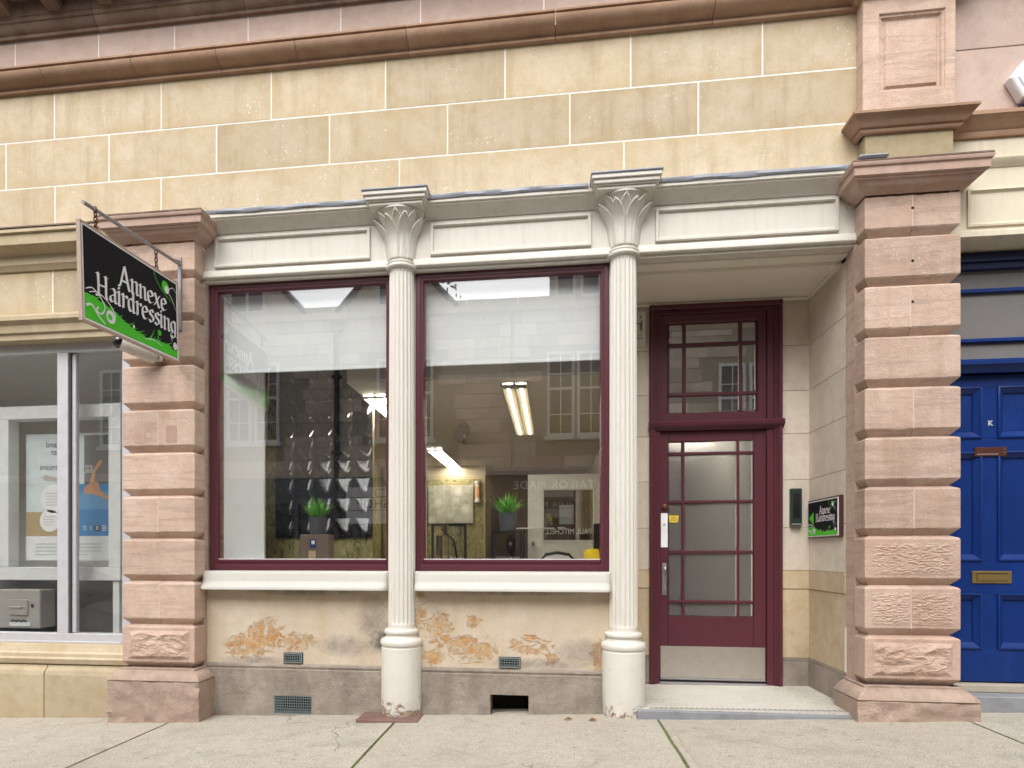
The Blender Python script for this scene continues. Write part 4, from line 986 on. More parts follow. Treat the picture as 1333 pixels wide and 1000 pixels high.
# aluminium frames
al = part('window', (-4.9, .1, .45), NB)
for a, c, e, f in ((-6.5, -3.50, .436, .525), (-6.5, -3.50, 2.905, 2.995), (-4.172, -4.072, .525, 2.905), (-3.575, -3.50, .525, 2.905), (-6.5, -6.40, .525, 2.905)):
    box('frame_bar', 'alu', a, c, .085, .17, e, f, al, .003)
box('gasket', 'aludark', -4.071, -4.058, .10, .16, .53, 2.90, al); box('frame_lip', 'alu', -4.057, -4.022, .115, .16, .53, 2.90, al, .003)
box('frame_lip', 'alu', -6.4, -3.576, .075, .0845, .442, .462, al, .003)
box('glass_pane', 'glass', -6.39, -4.18, .125, .131, .52, 2.91, al); box('glass_pane', 'glass', -4.06, -3.57, .125, .131, .52, 2.91, al)
# inside of the bank window
box('inner_wall', 'salonwhite', -6.5, -3.45, 1.9, 2.0, 0, 3.3, NB); box('inner_ceiling', 'salonwhite', -6.5, -3.45, .22, 1.9, 3.0, 3.1, NB); box('inner_floor', 'hall', -6.5, -3.45, .18, 1.9, .35, .47, NB)
box('inner_side', 'salonwhite', -3.49, -3.42, .18, 1.9, .0, 3.1, NB)
box('added_dark_panel', 'rockprint', -6.4, -3.5, .62, .66, .471, 1.02, NB)  # dark sheet added to make the interior behind the lower glass dark
db = thing('display_stand', (-4.35, .35, .48), 'tall white display frame standing inside the bank window around the poster', 'display stand')
yA, yB = .30, .42
for nm, a, c, e, f in (('top_bar', -5.2, -3.745, 2.40, 2.515), ('bottom_bar', -5.2, -3.745, .965, 1.08), ('side_bar', -3.86, -3.745, 1.0805, 2.3995), ('side_bar', -5.2, -4.83, 1.0805, 2.3995)): box(nm, 'white', a, c, yA, yB, e, f, db, .004)
for x in (-5.1, -3.80): box('leg', 'white', x - .03, x + .03, yA + .02, yB - .02, .475, .9645, db)
po = thing('poster', (-4.34, .40, 1.13), 'bank poster of a swimmer diving over blue water with small print below', 'poster')
px0, px1, pz0, pz1, py = -4.78, -3.93, 1.14, 2.29, .44
box('sheet', 'paper', px0, px1, py, py + .004, pz0, pz1, po); 
def flat(name, mat, pts, k): 
    b = B(); b.poly([(x, py - .0006 * k, z) for x, z in pts]); return b.build(name, mat, po, tri=True)
R4 = lambda a, c, e, f: [(a, e), (c, e), (c, f), (a, f)]
flat('pale_background', 'papergrey', R4(px0, -4.28, 1.36, pz1), 1); flat('rock_background', 'rockprint', R4(-4.2, px1, 1.80, pz1 - .02), 1)
flat('pale_strip', 'papergrey', R4(-4.28, -4.2, 1.36, pz1), 1)
flat('sand_print', 'sand', R4(px0, -4.25, 1.36, 1.58), 2); flat('sea_print', 'sea', R4(-4.25, px1, 1.36, 1.83), 2); flat('sea_band', 'sea2', R4(-4.25, px1, 1.60, 1.76), 3)
flat('swimmer_print', 'skinprint', [(-4.2, 1.74), (-4.12, 1.74), (-4.05, 1.72), (-3.95, 1.68), (-3.94, 1.70), (-4.04, 1.77), (-4.06, 1.84), (-4.10, 1.86), (-4.08, 1.95), (-4.02, 2.02), (-4.03, 2.05), (-4.07, 2.02), (-4.12, 1.93), (-4.15, 1.83), (-4.2, 1.80)], 4)
flat('forearm_print', 'boxmetal', [(-4.62, 1.90), (-4.58, 1.92), (-4.42, 1.88), (-4.28, 1.86), (-4.28, 1.80), (-4.45, 1.85), (-4.6, 1.87)], 4)
flat('white_foot', 'paper', R4(px0 + .001, px1 - .001, pz0 + .001, 1.36), 4)
for cx, cz, r in ((-4.50, 1.70, .13), (-4.54, 1.50, .10)):
    b = B(); b.poly([(cx + r * math.cos(k * .2244), py - .004, cz + r * math.sin(k * .2244)) for k in range(28)]); b.build('speech_disc', 'signwhite', po)
b = B()
for k in range(5): b.box(-4.58, -4.42 - .02 * (k % 2), py - .0052, py - .0047, 1.64 + k * .027, 1.645 + k * .027)
for k in range(4): b.box(-4.60, -4.50 + .02 * (k % 2), py - .0052, py - .0047, 1.46 + k * .025, 1.465 + k * .025)
for k in range(4): b.box(-4.68, -4.02 - .15 * (k == 0), py - .0052, py - .0047, 1.19 + k * .032, 1.196 + k * .032)
b.build('small_print', 'inklight', po)
for k, t in enumerate(('Imagine', 'taking', 'no', 'insurance')): text('heading', t, .078, (-4.34, py - .004, 2.19 - k * .068), (R(90), 0, 0), 'ink', po, .0003, 'RIGHT')
text('heading', 'ning', .045, (-4.15, py - .006, 1.99), (R(90), 0, 0), 'signwhite', po, .0003); text('heading', ',000', .055, (-4.15, py - .006, 1.945), (R(90), 0, 0), 'signwhite', po, .0003)
for k, t in enumerate('TSB'):
    b = B(); cx = -4.19 + k * .062; b.poly([(cx + .03 * math.cos(q * .2618), py - .005, 1.43 + .03 * math.sin(q * .2618)) for q in range(24)]); b.build('logo_disc', ('sea2', 'sea', 'navy')[k], po)
    text('logo_letter', t, .052, (cx, py - .0062, 1.43), (R(90), 0, 0), 'signwhite', po, .0003)
for k in range(3): box('logo_caption', 'signwhite', -4.02, -3.985 + .012 * (k % 2), py - .0060, py - .0052, 1.447 - k * .02, 1.456 - k * .02, po)
sf = thing('deposit_box', (-4.66, .28, .47), 'grey brown metal deposit box with small hatch on the bank window ledge', 'safe')
box('body', 'boxmetal', -4.86, -4.45, .22, .40, .545, .885, sf, .008); box('hatch', 'boxmetal', -4.74, -4.56, .205, .2195, .66, .80, sf, .006)
B().tube([(-4.72, .195, .735), (-4.60, .195, .735)], .007, 8).build('handle', 'chrome', sf); box('key_escutcheon', 'black', -4.53, -4.51, .213, .2195, .73, .76, sf)
box('label', 'paper', -4.74, -4.54, .2145, .2195, .565, .60, sf)
for k in range(3): b = B(); b.tube([(-4.70 + k * .05 + .02 * math.cos(a), .213, .60 + .02 * math.sin(a)) for a in [i * math.pi / 8 for i in range(9)]], .004, 6); b.build('logo_ring', 'black', sf)
box('foot', 'black', -4.86, -4.45, .24, .39, .471, .5445, sf)

# ------------------------------------------------------------------ neighbouring entrance with the blue door
ND = thing('blue_doorway', (3.4, .2, .1), 'neighbouring stone entrance with blue panelled door and brass letter plate', 'building')
BX0, BX1, DYB = 2.735, 4.05, .2
box('lintel_stone', 'creamold', BX0, 6.0, .0, .4, 3.93, 4.085, ND, .004)
B().sweep([(BX0 + .0, 0), (6.0, 0)], [(-.3, 3.93), (.035, 3.93), (.03, 3.915), (.012, 3.895), (.0, 3.88), (-.3, 3.88)]).build('lintel_moulding', 'creamold', ND, smooth=True)
box('fascia', 'creamold', BX0, 6.0, .006, .4, 3.45, 3.88, ND)
B().rectmould(2.865, 5.2, 3.475, 3.735, [(0, .006), (0, -.008), (.012, -.012), (.02, .0), (.028, .0055)]).build('panel_moulding', 'creamold', ND, smooth=True)
B().sweep([(BX0, 0), (6.0, 0)], [(-.3, 3.45), (.0, 3.45), (.03, 3.43), (.03, 3.395), (.0, 3.38), (-.3, 3.375)]).build('bottom_moulding', 'creamold', ND, smooth=True)
B().sweep([(BX0, 0), (6.0, 0)], [(-0.3, 4.085), (0.02, 4.085), (0.03, 4.105), (0.03, 4.12), (0.05, 4.135), (0.07, 4.17), (0.1, 4.195), (0.1, 4.22), (-0.3, 4.24)]).build('string_course', 'redmould', ND, smooth=True)
box('upper_stone', 'pinksoot', BX0, 6.0, -.012, .4, 4.245, 4.70, ND, .003); box('upper_stone', 'pinksoot', BX0, 6.0, -.012, .4, 4.705, 5.06, ND, .003)
B().sweep([(BX0, 0), (6.0, 0)], [(-.3, 5.06), (.02, 5.06), (.04, 5.08), (.09, 5.14), (.12, 5.155), (.12, 5.18), (-.3, 5.2)]).build('upper_moulding', 'redmould', ND, smooth=True)
box('upper_stone', 'pinksoot', BX0, 6.0, .0, .4, 5.205, 5.97, ND)
box('step_stone', 'slate', BX0 + .02, BX1, .02, .5, -.05, .205, ND, .008); box('threshold', 'mortard', BX0 + .02, BX1, .15, .4, .2055, .262, ND, .006)
box('jamb_stone', 'pink', BX1, 4.7, -.1, .4, .0, 3.38, ND, .004); box('jamb_stone', 'pink', 4.7, 6.0, .02, .4, .0, 3.38, ND)
fb = part('door_frame', (3.4, DYB, .27), ND)
box('frame_head', 'bluedark', BX0, BX1, DYB - .02, DYB + .1, 3.255, 3.375, fb, .006); box('head_moulding', 'bluedark', BX0, BX1, DYB - .05, DYB - .0205, 3.30, 3.34, fb, .01)
box('transom_rail', 'blue', BX0, BX1, DYB - .03, DYB + .1, 2.52, 2.60, fb, .006)
B().sweep([(BX0, DYB - .03), (BX1, DYB - .03)], [(-.02, 2.50), (.01, 2.50), (.03, 2.53), (.055, 2.55), (.055, 2.575), (.04, 2.59), (-.02, 2.60)]).build('transom_moulding', 'blue', fb, smooth=True)
box('jamb', 'blue', BX0 + .01, 2.86, DYB - .01, DYB + .1, .262, 3.255, fb, .004); box('jamb', 'blue', BX1 - .12, BX1 - .001, DYB - .01, DYB + .1, .262, 3.255, fb, .004)
for z in (3.105, 2.745): box('glazing_bar', 'blue', 2.86, BX1 - .12, DYB, DYB + .06, z - .015, z + .015, fb, .006)
for a, c in ((2.60, 2.73), (2.76, 3.09), (3.12, 3.255)): box('glass_pane', M['inklight'] if False else 'rockprint', 2.862, BX1 - .122, DYB + .03, DYB + .036, a, c, fb)
bd = part('door', (3.4, DYB, .27), ND)
lx0, lx1, lz0, lz1 = 2.865, BX1 - .125, .272, 2.498; ys = DYB + .02
xs_ = [lx0, lx0 + .012, 3.035, 3.175, 3.72, lx1]
panels = [(2.875, 3.075, 2.05, 2.40), (3.205, 3.5, 2.05, 2.40), (2.875, 3.075, 1.16, 1.93), (3.205, 3.5, 1.16, 1.93), (2.875, 3.075, .52, .90), (3.205, 3.5, .52, .90)]
# leaf body: field with sunk, moulded panels
box('leaf', 'blue', lx0, lx1, ys + .025, ys + .05, lz0, lz1, bd)
cells_x = [lx0, 3.083, 3.197, 3.508, lx1]; 
rails = [(lz0, .512), (.908, 1.152), (1.938, 2.042), (2.408, lz1)]
for a, c in rails: box('rail', 'blue', lx0, lx1, ys, ys + .0245, a, c, bd, .002)
for (a, c) in ((.512, .908), (1.152, 1.938), (2.042, 2.408)):
    box('stile', 'blue', 3.083, 3.197, ys + .0005, ys + .0245, a, c, bd, .002); box('stile', 'blue', 3.508, lx1, ys + .0005, ys + .0245, a, c, bd, .002)
for a, c, e, f in panels:
    B().rectmould(a - .012, c + .012, e - .012, f + .012, [(0, ys + .002), (0, ys - .010), (.01, ys - .014), (.02, ys - .004), (.034, ys + .006), (.045, ys + .012), (.05, ys + .022)]).build('panel_moulding', 'blue', bd, smooth=True)
lp = box('letter_plate', 'brass', 3.02, 3.285, ys - .010, ys - .0005, .985, 1.075, bd, .004); box('letter_flap', 'brass', 3.05, 3.255, ys - .016, ys - .0105, 1.005, 1.05, lp, .004); box('flap_lip', 'black', 3.05, 3.255, ys - .013, ys - .0105, 1.052, 1.058, lp)
npb = box('name_plate', 'bronze', 3.035, 3.25, ys - .014, ys - .0005, 1.905, 1.972, bd, .004); box('plate_line', 'steel', 3.05, 3.19, ys - .0152, ys - .0142, 1.918, 1.924, npb); 
for z in (1.925, 1.948): box('plate_mark', 'chrome', 3.225, 3.24, ys - .0152, ys - .0142, z, z + .012, npb)
text('door_mark', 'K', .050, (3.145, ys - .002, 2.145), (R(90), 0, 0), 'inklight', bd, .001, off=.002)
ab_ = thing('alarm_box', (3.2, -.05, 4.4), 'white hexagonal alarm box fixed on the pink stone above the blue door', 'alarm box')
b = B(); cx, cz = 3.225, 4.425; ring = [(cx - .14, cz + .02), (cx - .06, cz - .13), (cx + .09, cz - .15), (cx + .17, cz - .02), (cx + .10, cz + .12), (cx - .05, cz + .13)]
b.rings([[(x, -.0125, z) for x, z in ring], [(x, -.07, z) for x, z in ring], [(cx + (x - cx) * .9, -.085, cz + (z - cz) * .9) for x, z in ring]]); b.build('cover', 'pvc', ab_, .006)
b = B(); b.rings([[(cx + (x - cx) * .75 + .01, -.0855, cz + (z - cz) * .75 - .005) for x, z in ring], [(cx + (x - cx) * .72 + .01, -.092, cz + (z - cz) * .72 - .005) for x, z in ring]]); b.build('face_plate', 'papergrey', ab_, .003)
box('strobe', 'navy', cx - .05, cx + .09, -.075, -.02, cz - .17, cz - .1505, ab_, .004)

# ------------------------------------------------------------------ the salon behind the windows
def st(name, mat, *a): return tag(box(name, mat, *a), kind='structure')
st('salon_floor', 'salonfloor', -2.95, .72, 1.05, 7.0, .0, .12)
st('salon_floor_front', 'salonfloor', -2.95, .49, .21, 1.049, .0, .12)
st('salon_ceiling', 'ceil', -2.95, .72, 1.05, 7.0, 2.62, 2.70)
st('salon_ceiling_front', 'ceil', -1.70, .49, .345, 1.049, 2.62, 2.70)
st('salon_bulkhead', 'ceil', -1.70, .49, .30, .344, 2.62, 3.6)
st('salon_ceiling_edge', 'ceil', -2.95, .49, .21, .30, 3.40, 3.6)
st('display_bay_ceiling', 'ceil', -2.95, -1.70, .3005, 1.0, 3.40, 3.6)
st('display_bay_cheek', 'ceil', -1.70, -1.66, .3445, 1.0, 2.7005, 3.40)
st('salon_wall_back', 'salonbeige', -2.95, .72, 6.6, 6.7, .12, 2.62)
st('salon_wall_right', 'salonbeige', .63, .715, 1.05, 6.6, .12, 2.62)
st('salon_wall_jog', 'salonbeige', .44, .495, .30, 1.05, .12, 2.62)
st('salon_wall_return', 'salonbeige', .44, .71, 1.0505, 1.09, .12, 2.62)
st('salon_wall_left', 'wallpaper', -2.86, -2.785, .86, 6.6, .12, 2.62)
st('salon_wall_front', 'salonwhite', -2.95, .49, .201, .21, .12, 1.07)
st('inner_window_board', 'white', -2.78, .49, .162, .42, 1.095, 1.135)
st('inner_window_stud', 'white', -2.77, .44, .36, .40, .12, 1.0945)
for nm, a, c, y0_, y1_ in (('inner_reveal_middle', -1.24, -1.035, .2405, .34), ('inner_reveal_right', .385, .49, .2405, .30)):
    st(nm, 'blindr', a, c, y0_, y1_, 1.136, 3.40)
tag(B().rings([[(x, y, z) for x, y in ((-2.715, .165), (-2.475, .40), (-2.475, .43), (-2.785, .43), (-2.785, .165))] for z in (1.136, 3.40)]).build('inner_reveal_left', 'blindr'), kind='structure')
def blind(x0, x1, z, label):
    t = thing('roller_blind', ((x0 + x1) / 2, .18, z), label, 'blind', 'blinds in the shop windows')
    box('fabric', 'blind', x0, x1, .180, .1815, z, 3.34, t); box('bottom_bar', 'blind', x0, x1, .176, .186, z - .022, z - .0002, t, .003)
    B().tube([(x0, .205, 3.36), (x1, .205, 3.36)], .025, 12).build('roller', 'blind', t, smooth=True)
blind(-2.70, -1.25, 2.72, 'white roller blind a third lowered over the black wave tile display')
blind(-1.03, .385, 2.72, 'white roller blind a third lowered behind the window beside the entrance')
# display of glossy black wave tiles on an olive papered screen
scn = thing('display_screen', (-2.1, .93, .12), 'olive floral papered screen behind the black wave tiles', 'screen')
box('board', 'wallpaper', -2.784, -1.705, .915, .95, .12, 3.395, scn); box('edge_board', 'wallpaper', -1.705, -1.655, .915, .95, .12, 2.615, scn)
for x in (-2.68, -1.69): box('post', 'wood', x - .03, x + .03, .951, .99, .12, 2.615, scn)
def wave_tile(parent, x0, z0, w, h, sd):
    rows = []; n = 12
    for j in range(n + 1):
        r = []
        for i in range(n + 1):
            u, v = i / n, j / n
            q = math.hypot((1 - u) * 1.02, (1 - v) * .9); k = min(1, max(0, (.90 - q) / .16)); k = k * k * (3 - 2 * k) * min(1, (1 - u) * 7)
            d = .058 * (1.05 - v) * k + .012 * (1 - k) * math.sin(math.pi * u)
            r.append((x0 + w * u, .900 - max(0, d), z0 + h * v))
        rows.append(r)
    b = B().rings(rows, False, False, closed=False); b.box(x0 + .001, x0 + w - .001, .9005, .912, z0 + .001, z0 + h - .001)
    return b.build('wave_tile', 'glossblack', parent, smooth=True)
for (nr, zt, lab, xa, wd) in ((5, 2.98, 'upper panel of glossy black wave tiles on the olive screen', -2.582, .1846), (4, 2.085, 'lower panel of glossy black wave tiles behind a potted grass', -2.592, .1866)):
    t = thing('wave_panel', (xa + wd * 2.5, .91, zt - nr * .183), lab, 'wall panel')
    box('backing', 'black', xa - .004, xa + wd * 5 + .004, .9125, .9148, zt - nr * .184, zt, t)
    for i in range(5):
        for j in range(nr): wave_tile(t, xa + i * wd, zt - (j + 1) * .184, wd - .002, .182, i + j)
def plant(cx, cy, z, lab, seed, stand):
    t = thing('potted_grass', (cx, cy, z), lab, 'plant', 'potted grasses in the shop windows'); rr = random.Random(seed)
    B().lathe(cx, cy, [(.060, z), (.064, z + .01), (.072, z + .14), (.075, z + .142), (.075, z + .15), (.068, z + .15), (.066, z + .13)], 28).build('pot', 'pot', t, smooth=True)
    for nm, m, cnt in (('foliage', 'leaf', 120), ('inner_foliage', 'leafd', 90)):
        b = B()
        for k in range(cnt):
            a = rr.uniform(0, 2 * math.pi); lean = rr.uniform(.05, 1) ** .8 * (1.05 if m == 'leaf' else .9); L = rr.uniform(.15, .235) * (1 if m == 'leaf' else .8)
            p = Vector((cx + rr.uniform(-.04, .04), cy + rr.uniform(-.04, .04), z + .13)); d = Vector((math.cos(a) * lean, math.sin(a) * lean, 1)).normalized()
            sd = Vector((-math.sin(a), math.cos(a), 0)); w_ = rr.uniform(.004, .0065); pts = []
            for q in range(5):
                s = q / 4; pp = p + d * L * s + Vector((math.cos(a), math.sin(a), 0)) * .05 * lean * s * s + Vector((0, 0, -.06 * lean * s * s)); ww = w_ * (1 - s) ** .6
                pts.append((pp - sd * ww, pp + sd * ww))
            for q in range(4): b.poly([pts[q][0], pts[q][1], pts[q + 1][1], pts[q + 1][0]])
        tag(b.build(nm, m, t), kind='stuff')
    return t
plant(-1.976, .36, 1.362, 'artificial grass in a grey pot before the black wave tiles', 2, 0)
plant(-.364, .36, 1.382, 'artificial grass in a grey pot beside the white partition', 5, 0)
sd_ = thing('display_box', (-1.976, .36, 1.135), 'dark product display box with blue and yellow labels under the potted grass', 'box')
box('case', 'salonbrown', -2.10, -1.85, .27, .41, 1.136, 1.361, sd_, .006); box('label', 'navy', -2.01, -1.955, .267, .2695, 1.25, 1.32, sd_); box('label', 'sand', -2.02, -1.96, .266, .2695, 1.16, 1.225, sd_); box('label', 'papergrey', -1.995, -1.968, .2655, .2668, 1.28, 1.31, sd_)
sb_ = thing('plant_stand', (-.364, .36, 1.135), 'black metal frame stand carrying the potted grass beside the partition', 'stand')
for x in (-.475, -.253):
    for y in (.30, .42): box('leg', 'black', x - .007, x + .007, y - .007, y + .007, 1.136, 1.372, sb_)
box('top', 'black', -.482, -.246, .293, .427, 1.3725, 1.381, sb_)
# ceiling lights, parallel to the room's depth
def louvre(x, y0_, y1_, lab, pitch=.06, tubes=(-.055, .055), tm='tube', blade='steel'):
    t = thing('ceiling_light', (x, (y0_ + y1_) / 2, 2.56), lab, 'ceiling light'); z = 2.56
    for xa, xb in ((x - .115, x - .10), (x + .10, x + .115), (x - .008, x + .008)): box('side_rail', 'steel', xa, xb, y0_, y1_, z + .02, z + .055, t)
    box('tray', 'white', x - .115, x + .115, y0_, y1_, 2.6155, 2.6195, t)
    n = int((y1_ - y0_) / pitch)
    for i in range(n + 1): y = y0_ + (y1_ - y0_) * i / n; box('louvre_blade', blade, x - .0995, x + .0995, y - .002, y + .002, z + .012, z + .034, t)
    for xx in (x + tubes[0], x + tubes[1]): B().tube([(xx, y0_ + .05, 2.585), (xx, y1_ - .05, 2.585)], .013, 8).build('tube', tm, t)
louvre(-.315, .42, 2.6, 'twin louvre ceiling light above the white partition side of the salon', .05, tm='tubedim', blade='bladegold')
louvre(-1.57, 3.6, 5.8, 'twin louvre ceiling light deep in the salon near its back wall', .3); louvre(-1.57, .66, 2.5, 'twin louvre ceiling light beside the olive display screen', .3)
# white partition with a window, lettering seen from behind
pt = thing('partition', (.12, 3.2, .12), 'white salon partition with a window carrying reversed lettering', 'partition')
for a, c, e, f in ((-.31, -.11, .12, 2.19), (.495, .60, .12, 2.19), (-.1095, .4945, 1.993, 2.19), (-.1095, .4945, .12, 1.37)): box('board', 'salonwhite', a, c, 3.2, 3.26, e, f, pt, .003)
B().rectmould(-.135, .52, 1.345, 2.018, [(0, 3.2), (0, 3.188), (.022, 3.188), (.025, 3.20)]).build('window_trim', 'white', pt)
box('glass_pane', 'glasst', -.109, .494, 3.225, 3.23, 1.371, 1.992, pt)
text('reversed_lettering', 'PAUL MITCHELL', .098, (.192, 3.215, 1.475), (R(90), 0, R(180)), 'signwhite', pt, .001, xs=.80)
box('card', 'papergrey', .08, .26, 3.234, 3.237, 1.57, 1.81, pt)
for k, z in enumerate((1.66, 1.61, 1.56)): box('note', ('sand', 'yellow', 'sand')[k], -.08 + .02 * k, -.02 + .01 * k, 3.234, 3.236, z, z + .045, pt)
box('door_catch', 'steelgrey', -.26, -.225, 3.16, 3.199, 1.30, 1.35, pt, .004)
# hanging picture and brown dividing wall at the back
pcv = thing('canvas_picture', (-1.6, 5.4, 1.69), 'pale silver floral canvas hanging on the olive wall', 'picture')
box('canvas', 'floral', -1.99, -1.26, 5.335, 5.3695, 1.69, 2.30, pcv, .004); box('stretcher', 'wood', -1.97, -1.28, 5.37, 5.389, 1.71, 2.28, pcv)
ow = thing('olive_divider', (-1.6, 5.4, .12), 'olive floral papered dividing wall at the back of the salon', 'wall')
box('board', 'wallpaper', -2.75, -1.10, 5.39, 5.46, .121, 2.40, ow); box('edge_trim', 'sand', -1.10, -1.07, 5.38, 5.47, .121, 2.40, ow); box('top_band', 'salonbeige', -2.75, -1.07, 5.39, 5.46, 2.4005, 2.6195, ow)
bw = thing('brown_divider', (-.7, 6.2, .12), 'dark brown dividing wall beyond the potted grass', 'wall')
box('board', 'salonbrown', -1.06, .55, 6.2, 6.26, .121, 2.40, bw); box('band', 'salonbrown', -1.06, .55, 6.19, 6.27, 2.4005, 2.6195, bw)
wl = thing('wall_lamp', (-1.2, 5.38, 1.9), 'frosted wall lamp with warm glass on the olive dividing wall', 'lamp')
place(B().lathe(0, 0, [(.05, 0), (.05, .03), (.035, .04), (.035, .30), (.05, .31), (.05, .34)], 18).build('shade', 'creamcol', wl, smooth=True), (-1.19, 5.33, 2.02)); place(B().lathe(0, 0, [(.037, 0), (.042, .08), (.037, .18)], 18).build('glass_band', 'skinprint', wl, smooth=True), (-1.19, 5.33, 2.09)); box('bracket', 'steelgrey', -1.205, -1.175, 5.365, 5.3895, 2.1, 2.2, wl)
def mirror_station(x0, x1, y, zt, lab):
    t = thing('mirror_station', ((x0 + x1) / 2, y, .12), lab, 'mirror station', 'styling stations in the salon'); f = .03
    for nm, a, c, e, g in (('frame_top', x0, x1, zt - f, zt), ('frame_side', x0, x0 + f, .121, zt - f), ('frame_side', x1 - f, x1, .121, zt - f)): box(nm, 'black', a, c, y, y + .04, e, g, t, .004)
    box('mirror', M['glasst'], x0 + f, x1 - f, y + .015, y + .02, .75, zt - f, t)
    box('shelf', 'black', x0, x1, y - .22, y - .0005, .86, .89, t, .004)
    for k in range(4):
        xx = x0 + .07 + k * (x1 - x0 - .14) / 3; h = .12 + .05 * ((k * 7) % 3)
        B().lathe(xx, y - .11, [(.022, .8905), (.024, .9), (.024, .89 + h), (.012, .91 + h), (.010, .94 + h)], 12).build('bottle', ('black', 'sand', 'papergrey', 'navy')[k], t, smooth=True)
    return t
mirror_station(-1.50, -1.06, 3.0, 1.575, 'black framed styling mirror before the pale floral canvas'); mirror_station(-.75, -.335, 3.0, 1.48, 'black framed styling mirror next to the white partition')
hd_ = thing('hair_dryer', (-.50, 2.9, .12), 'black hair dryer on a stand before the styling mirror by the partition', 'hair dryer')
B().tube([(-.50, 2.9, .121), (-.50, 2.9, 1.25)], .014, 8).build('stand', 'black', hd_); box('hood', 'black', -.56, -.44, 2.82, 2.98, 1.20, 1.42, hd_, .03, seg=3); box('control', 'steel', -.515, -.49, 2.815, 2.8195, 1.30, 1.34, hd_)
ty = thing('tool_holder', (-1.3, 2.75, .12), 'black styling tool holder before the floral canvas mirror', 'tool holder')
B().tube([(-1.33, 2.75, .121), (-1.33, 2.75, 1.42)], .016, 8).build('stand', 'black', ty); box('tool', 'black', -1.31, -1.26, 2.72, 2.78, 1.42, 1.56, ty, .012); box('tool', 'black', -1.39, -1.35, 2.72, 2.78, 1.18, 1.42, ty, .01); B().tube([(-1.33, 2.75, 1.50), (-1.18, 2.76, 1.36), (-1.14, 2.77, 1.15)], .014, 8).build('arm', 'black', ty); box('chrome_tip', 'chrome', -1.395, -1.345, 2.715, 2.785, 1.20, 1.225, ty)
chr_ = thing('salon_chair', (.12, 2.2, .12), 'rounded salon chair back before the white partition', 'chair')
bk = B(); bk.tube([(-.16, 2.2, .90), (-.15, 2.2, 1.10), (-.07, 2.2, 1.19), (.05, 2.2, 1.21), (.17, 2.2, 1.19), (.25, 2.2, 1.10), (.26, 2.2, .90)], .02, 8); bk.build('back_rim', 'black', chr_, smooth=True)
B().rings([[(x, y, z) for x, z in ((-.15, .75), (-.15, 1.09), (-.07, 1.175), (.05, 1.195), (.17, 1.175), (.25, 1.09), (.25, .75))] for y in (2.18, 2.22)]).build('backrest', 'paper', chr_); box('seat', 'black', -.18, .28, 1.75, 2.2, .60, .72, chr_, .03, seg=2); B().tube([(.05, 1.97, .16), (.05, 1.97, .60)], .04, 12).build('post', 'chrome', chr_); B().lathe(.05, 1.97, [(.24, .121), (.24, .14), (.05, .165)], 24).build('base', 'chrome', chr_, smooth=True)
pcs = thing('paper_sign', (.34, .12, 1.16), 'yellow notice standing in the bottom corner of the window beside the entrance', 'notice')
b = B(); b.rings([[(x, .145 + y, z) for x, z in ((.245, 1.166), (.235, 1.20), (.25, 1.232), (.30, 1.240), (.352, 1.236), (.352, 1.166))] for y in (0, .003)]); b.build('card', 'yellow', pcs); box('foot', 'yellow', .26, .35, .140, .160, 1.136, 1.166, pcs)
tr_ = thing('till_screen', (.45, 1.6, .12), 'black till screen on a white desk by the salon wall', 'screen')
box('panel', 'black', .40, .60, 1.60, 1.63, 1.22, 1.50, tr_, .01); box('desk', 'salonwhite', .25, .62, 1.4, 2.0, .121, 1.12, tr_); B().tube([(.5, 1.62, 1.12), (.5, 1.62, 1.24)], .02, 8).build('stem', 'black', tr_)
sr = thing('shelf_rail', (-.3, 2.6, 1.5), 'thin lit white rail across the partition window', 'rail'); B().tube([(-.45, 3.12, 1.515), (.02, 3.12, 1.515)], .008, 8).build('rail', 'white', sr); B().tube([(.06, 3.12, 1.52), (.15, 3.12, 1.52)], .007, 8).build('rail', 'white', sr); box('bracket', 'white', -.30, -.28, 3.12, 3.199, 1.508, 1.522, sr)

# ------------------------------------------------------------------ loose things on the pavement
for k, (x, y) in enumerate(((.25, -.20), (.08, -.17))):
    b = B(); z = gz(x) + .004; b.rings([[(x, y, z), (x + .03, y - .012, z + .012), (x + .065, y, z + .006), (x + .03, y + .018, z + .016)], [(x + .002, y, z + .004), (x + .03, y - .012, z + .016), (x + .063, y, z + .010), (x + .03, y + .018, z + .020)]])
    tag(b.build('dry_leaf', 'dryleaf', None), ('curled brown leaf lying by the cream column foot', 'second brown leaf lying nearer the duct hole in the plinth')[k], 'leaf')
def grit():
    b = B(); rr = random.Random(11)
    for k in range(900):
        if k < 620:
            x = rr.uniform(-3.6, 3.1); y = (-.0 if -2.75 < x < .4 else -.24) - abs(rr.gauss(0, .035)) - .01
            if .6 < x < 2.05: y = -.16 - abs(rr.gauss(0, .03))
        else: cx = rr.choice((-1.168, .522, -2.72, -1.0, 2.2, 2.82)); x = cx + rr.gauss(0, .16); y = -.16 - abs(rr.gauss(0, .05))
        r = rr.uniform(.0015, .005); z = gz(x)
        p = [Vector((rr.uniform(-1, 1), rr.uniform(-1, 1), rr.uniform(0, 1.2))) * r for _ in range(4)]
        b.add([(x + q.x, y + q.y, z + q.z + .001) for q in p], [(0, 1, 2), (0, 2, 3), (0, 3, 1), (1, 3, 2)])
    return b
tag(grit().build('grit', 'mortard', None), 'fine grit gathered along the foot of the shopfront', 'grit', kind='stuff')

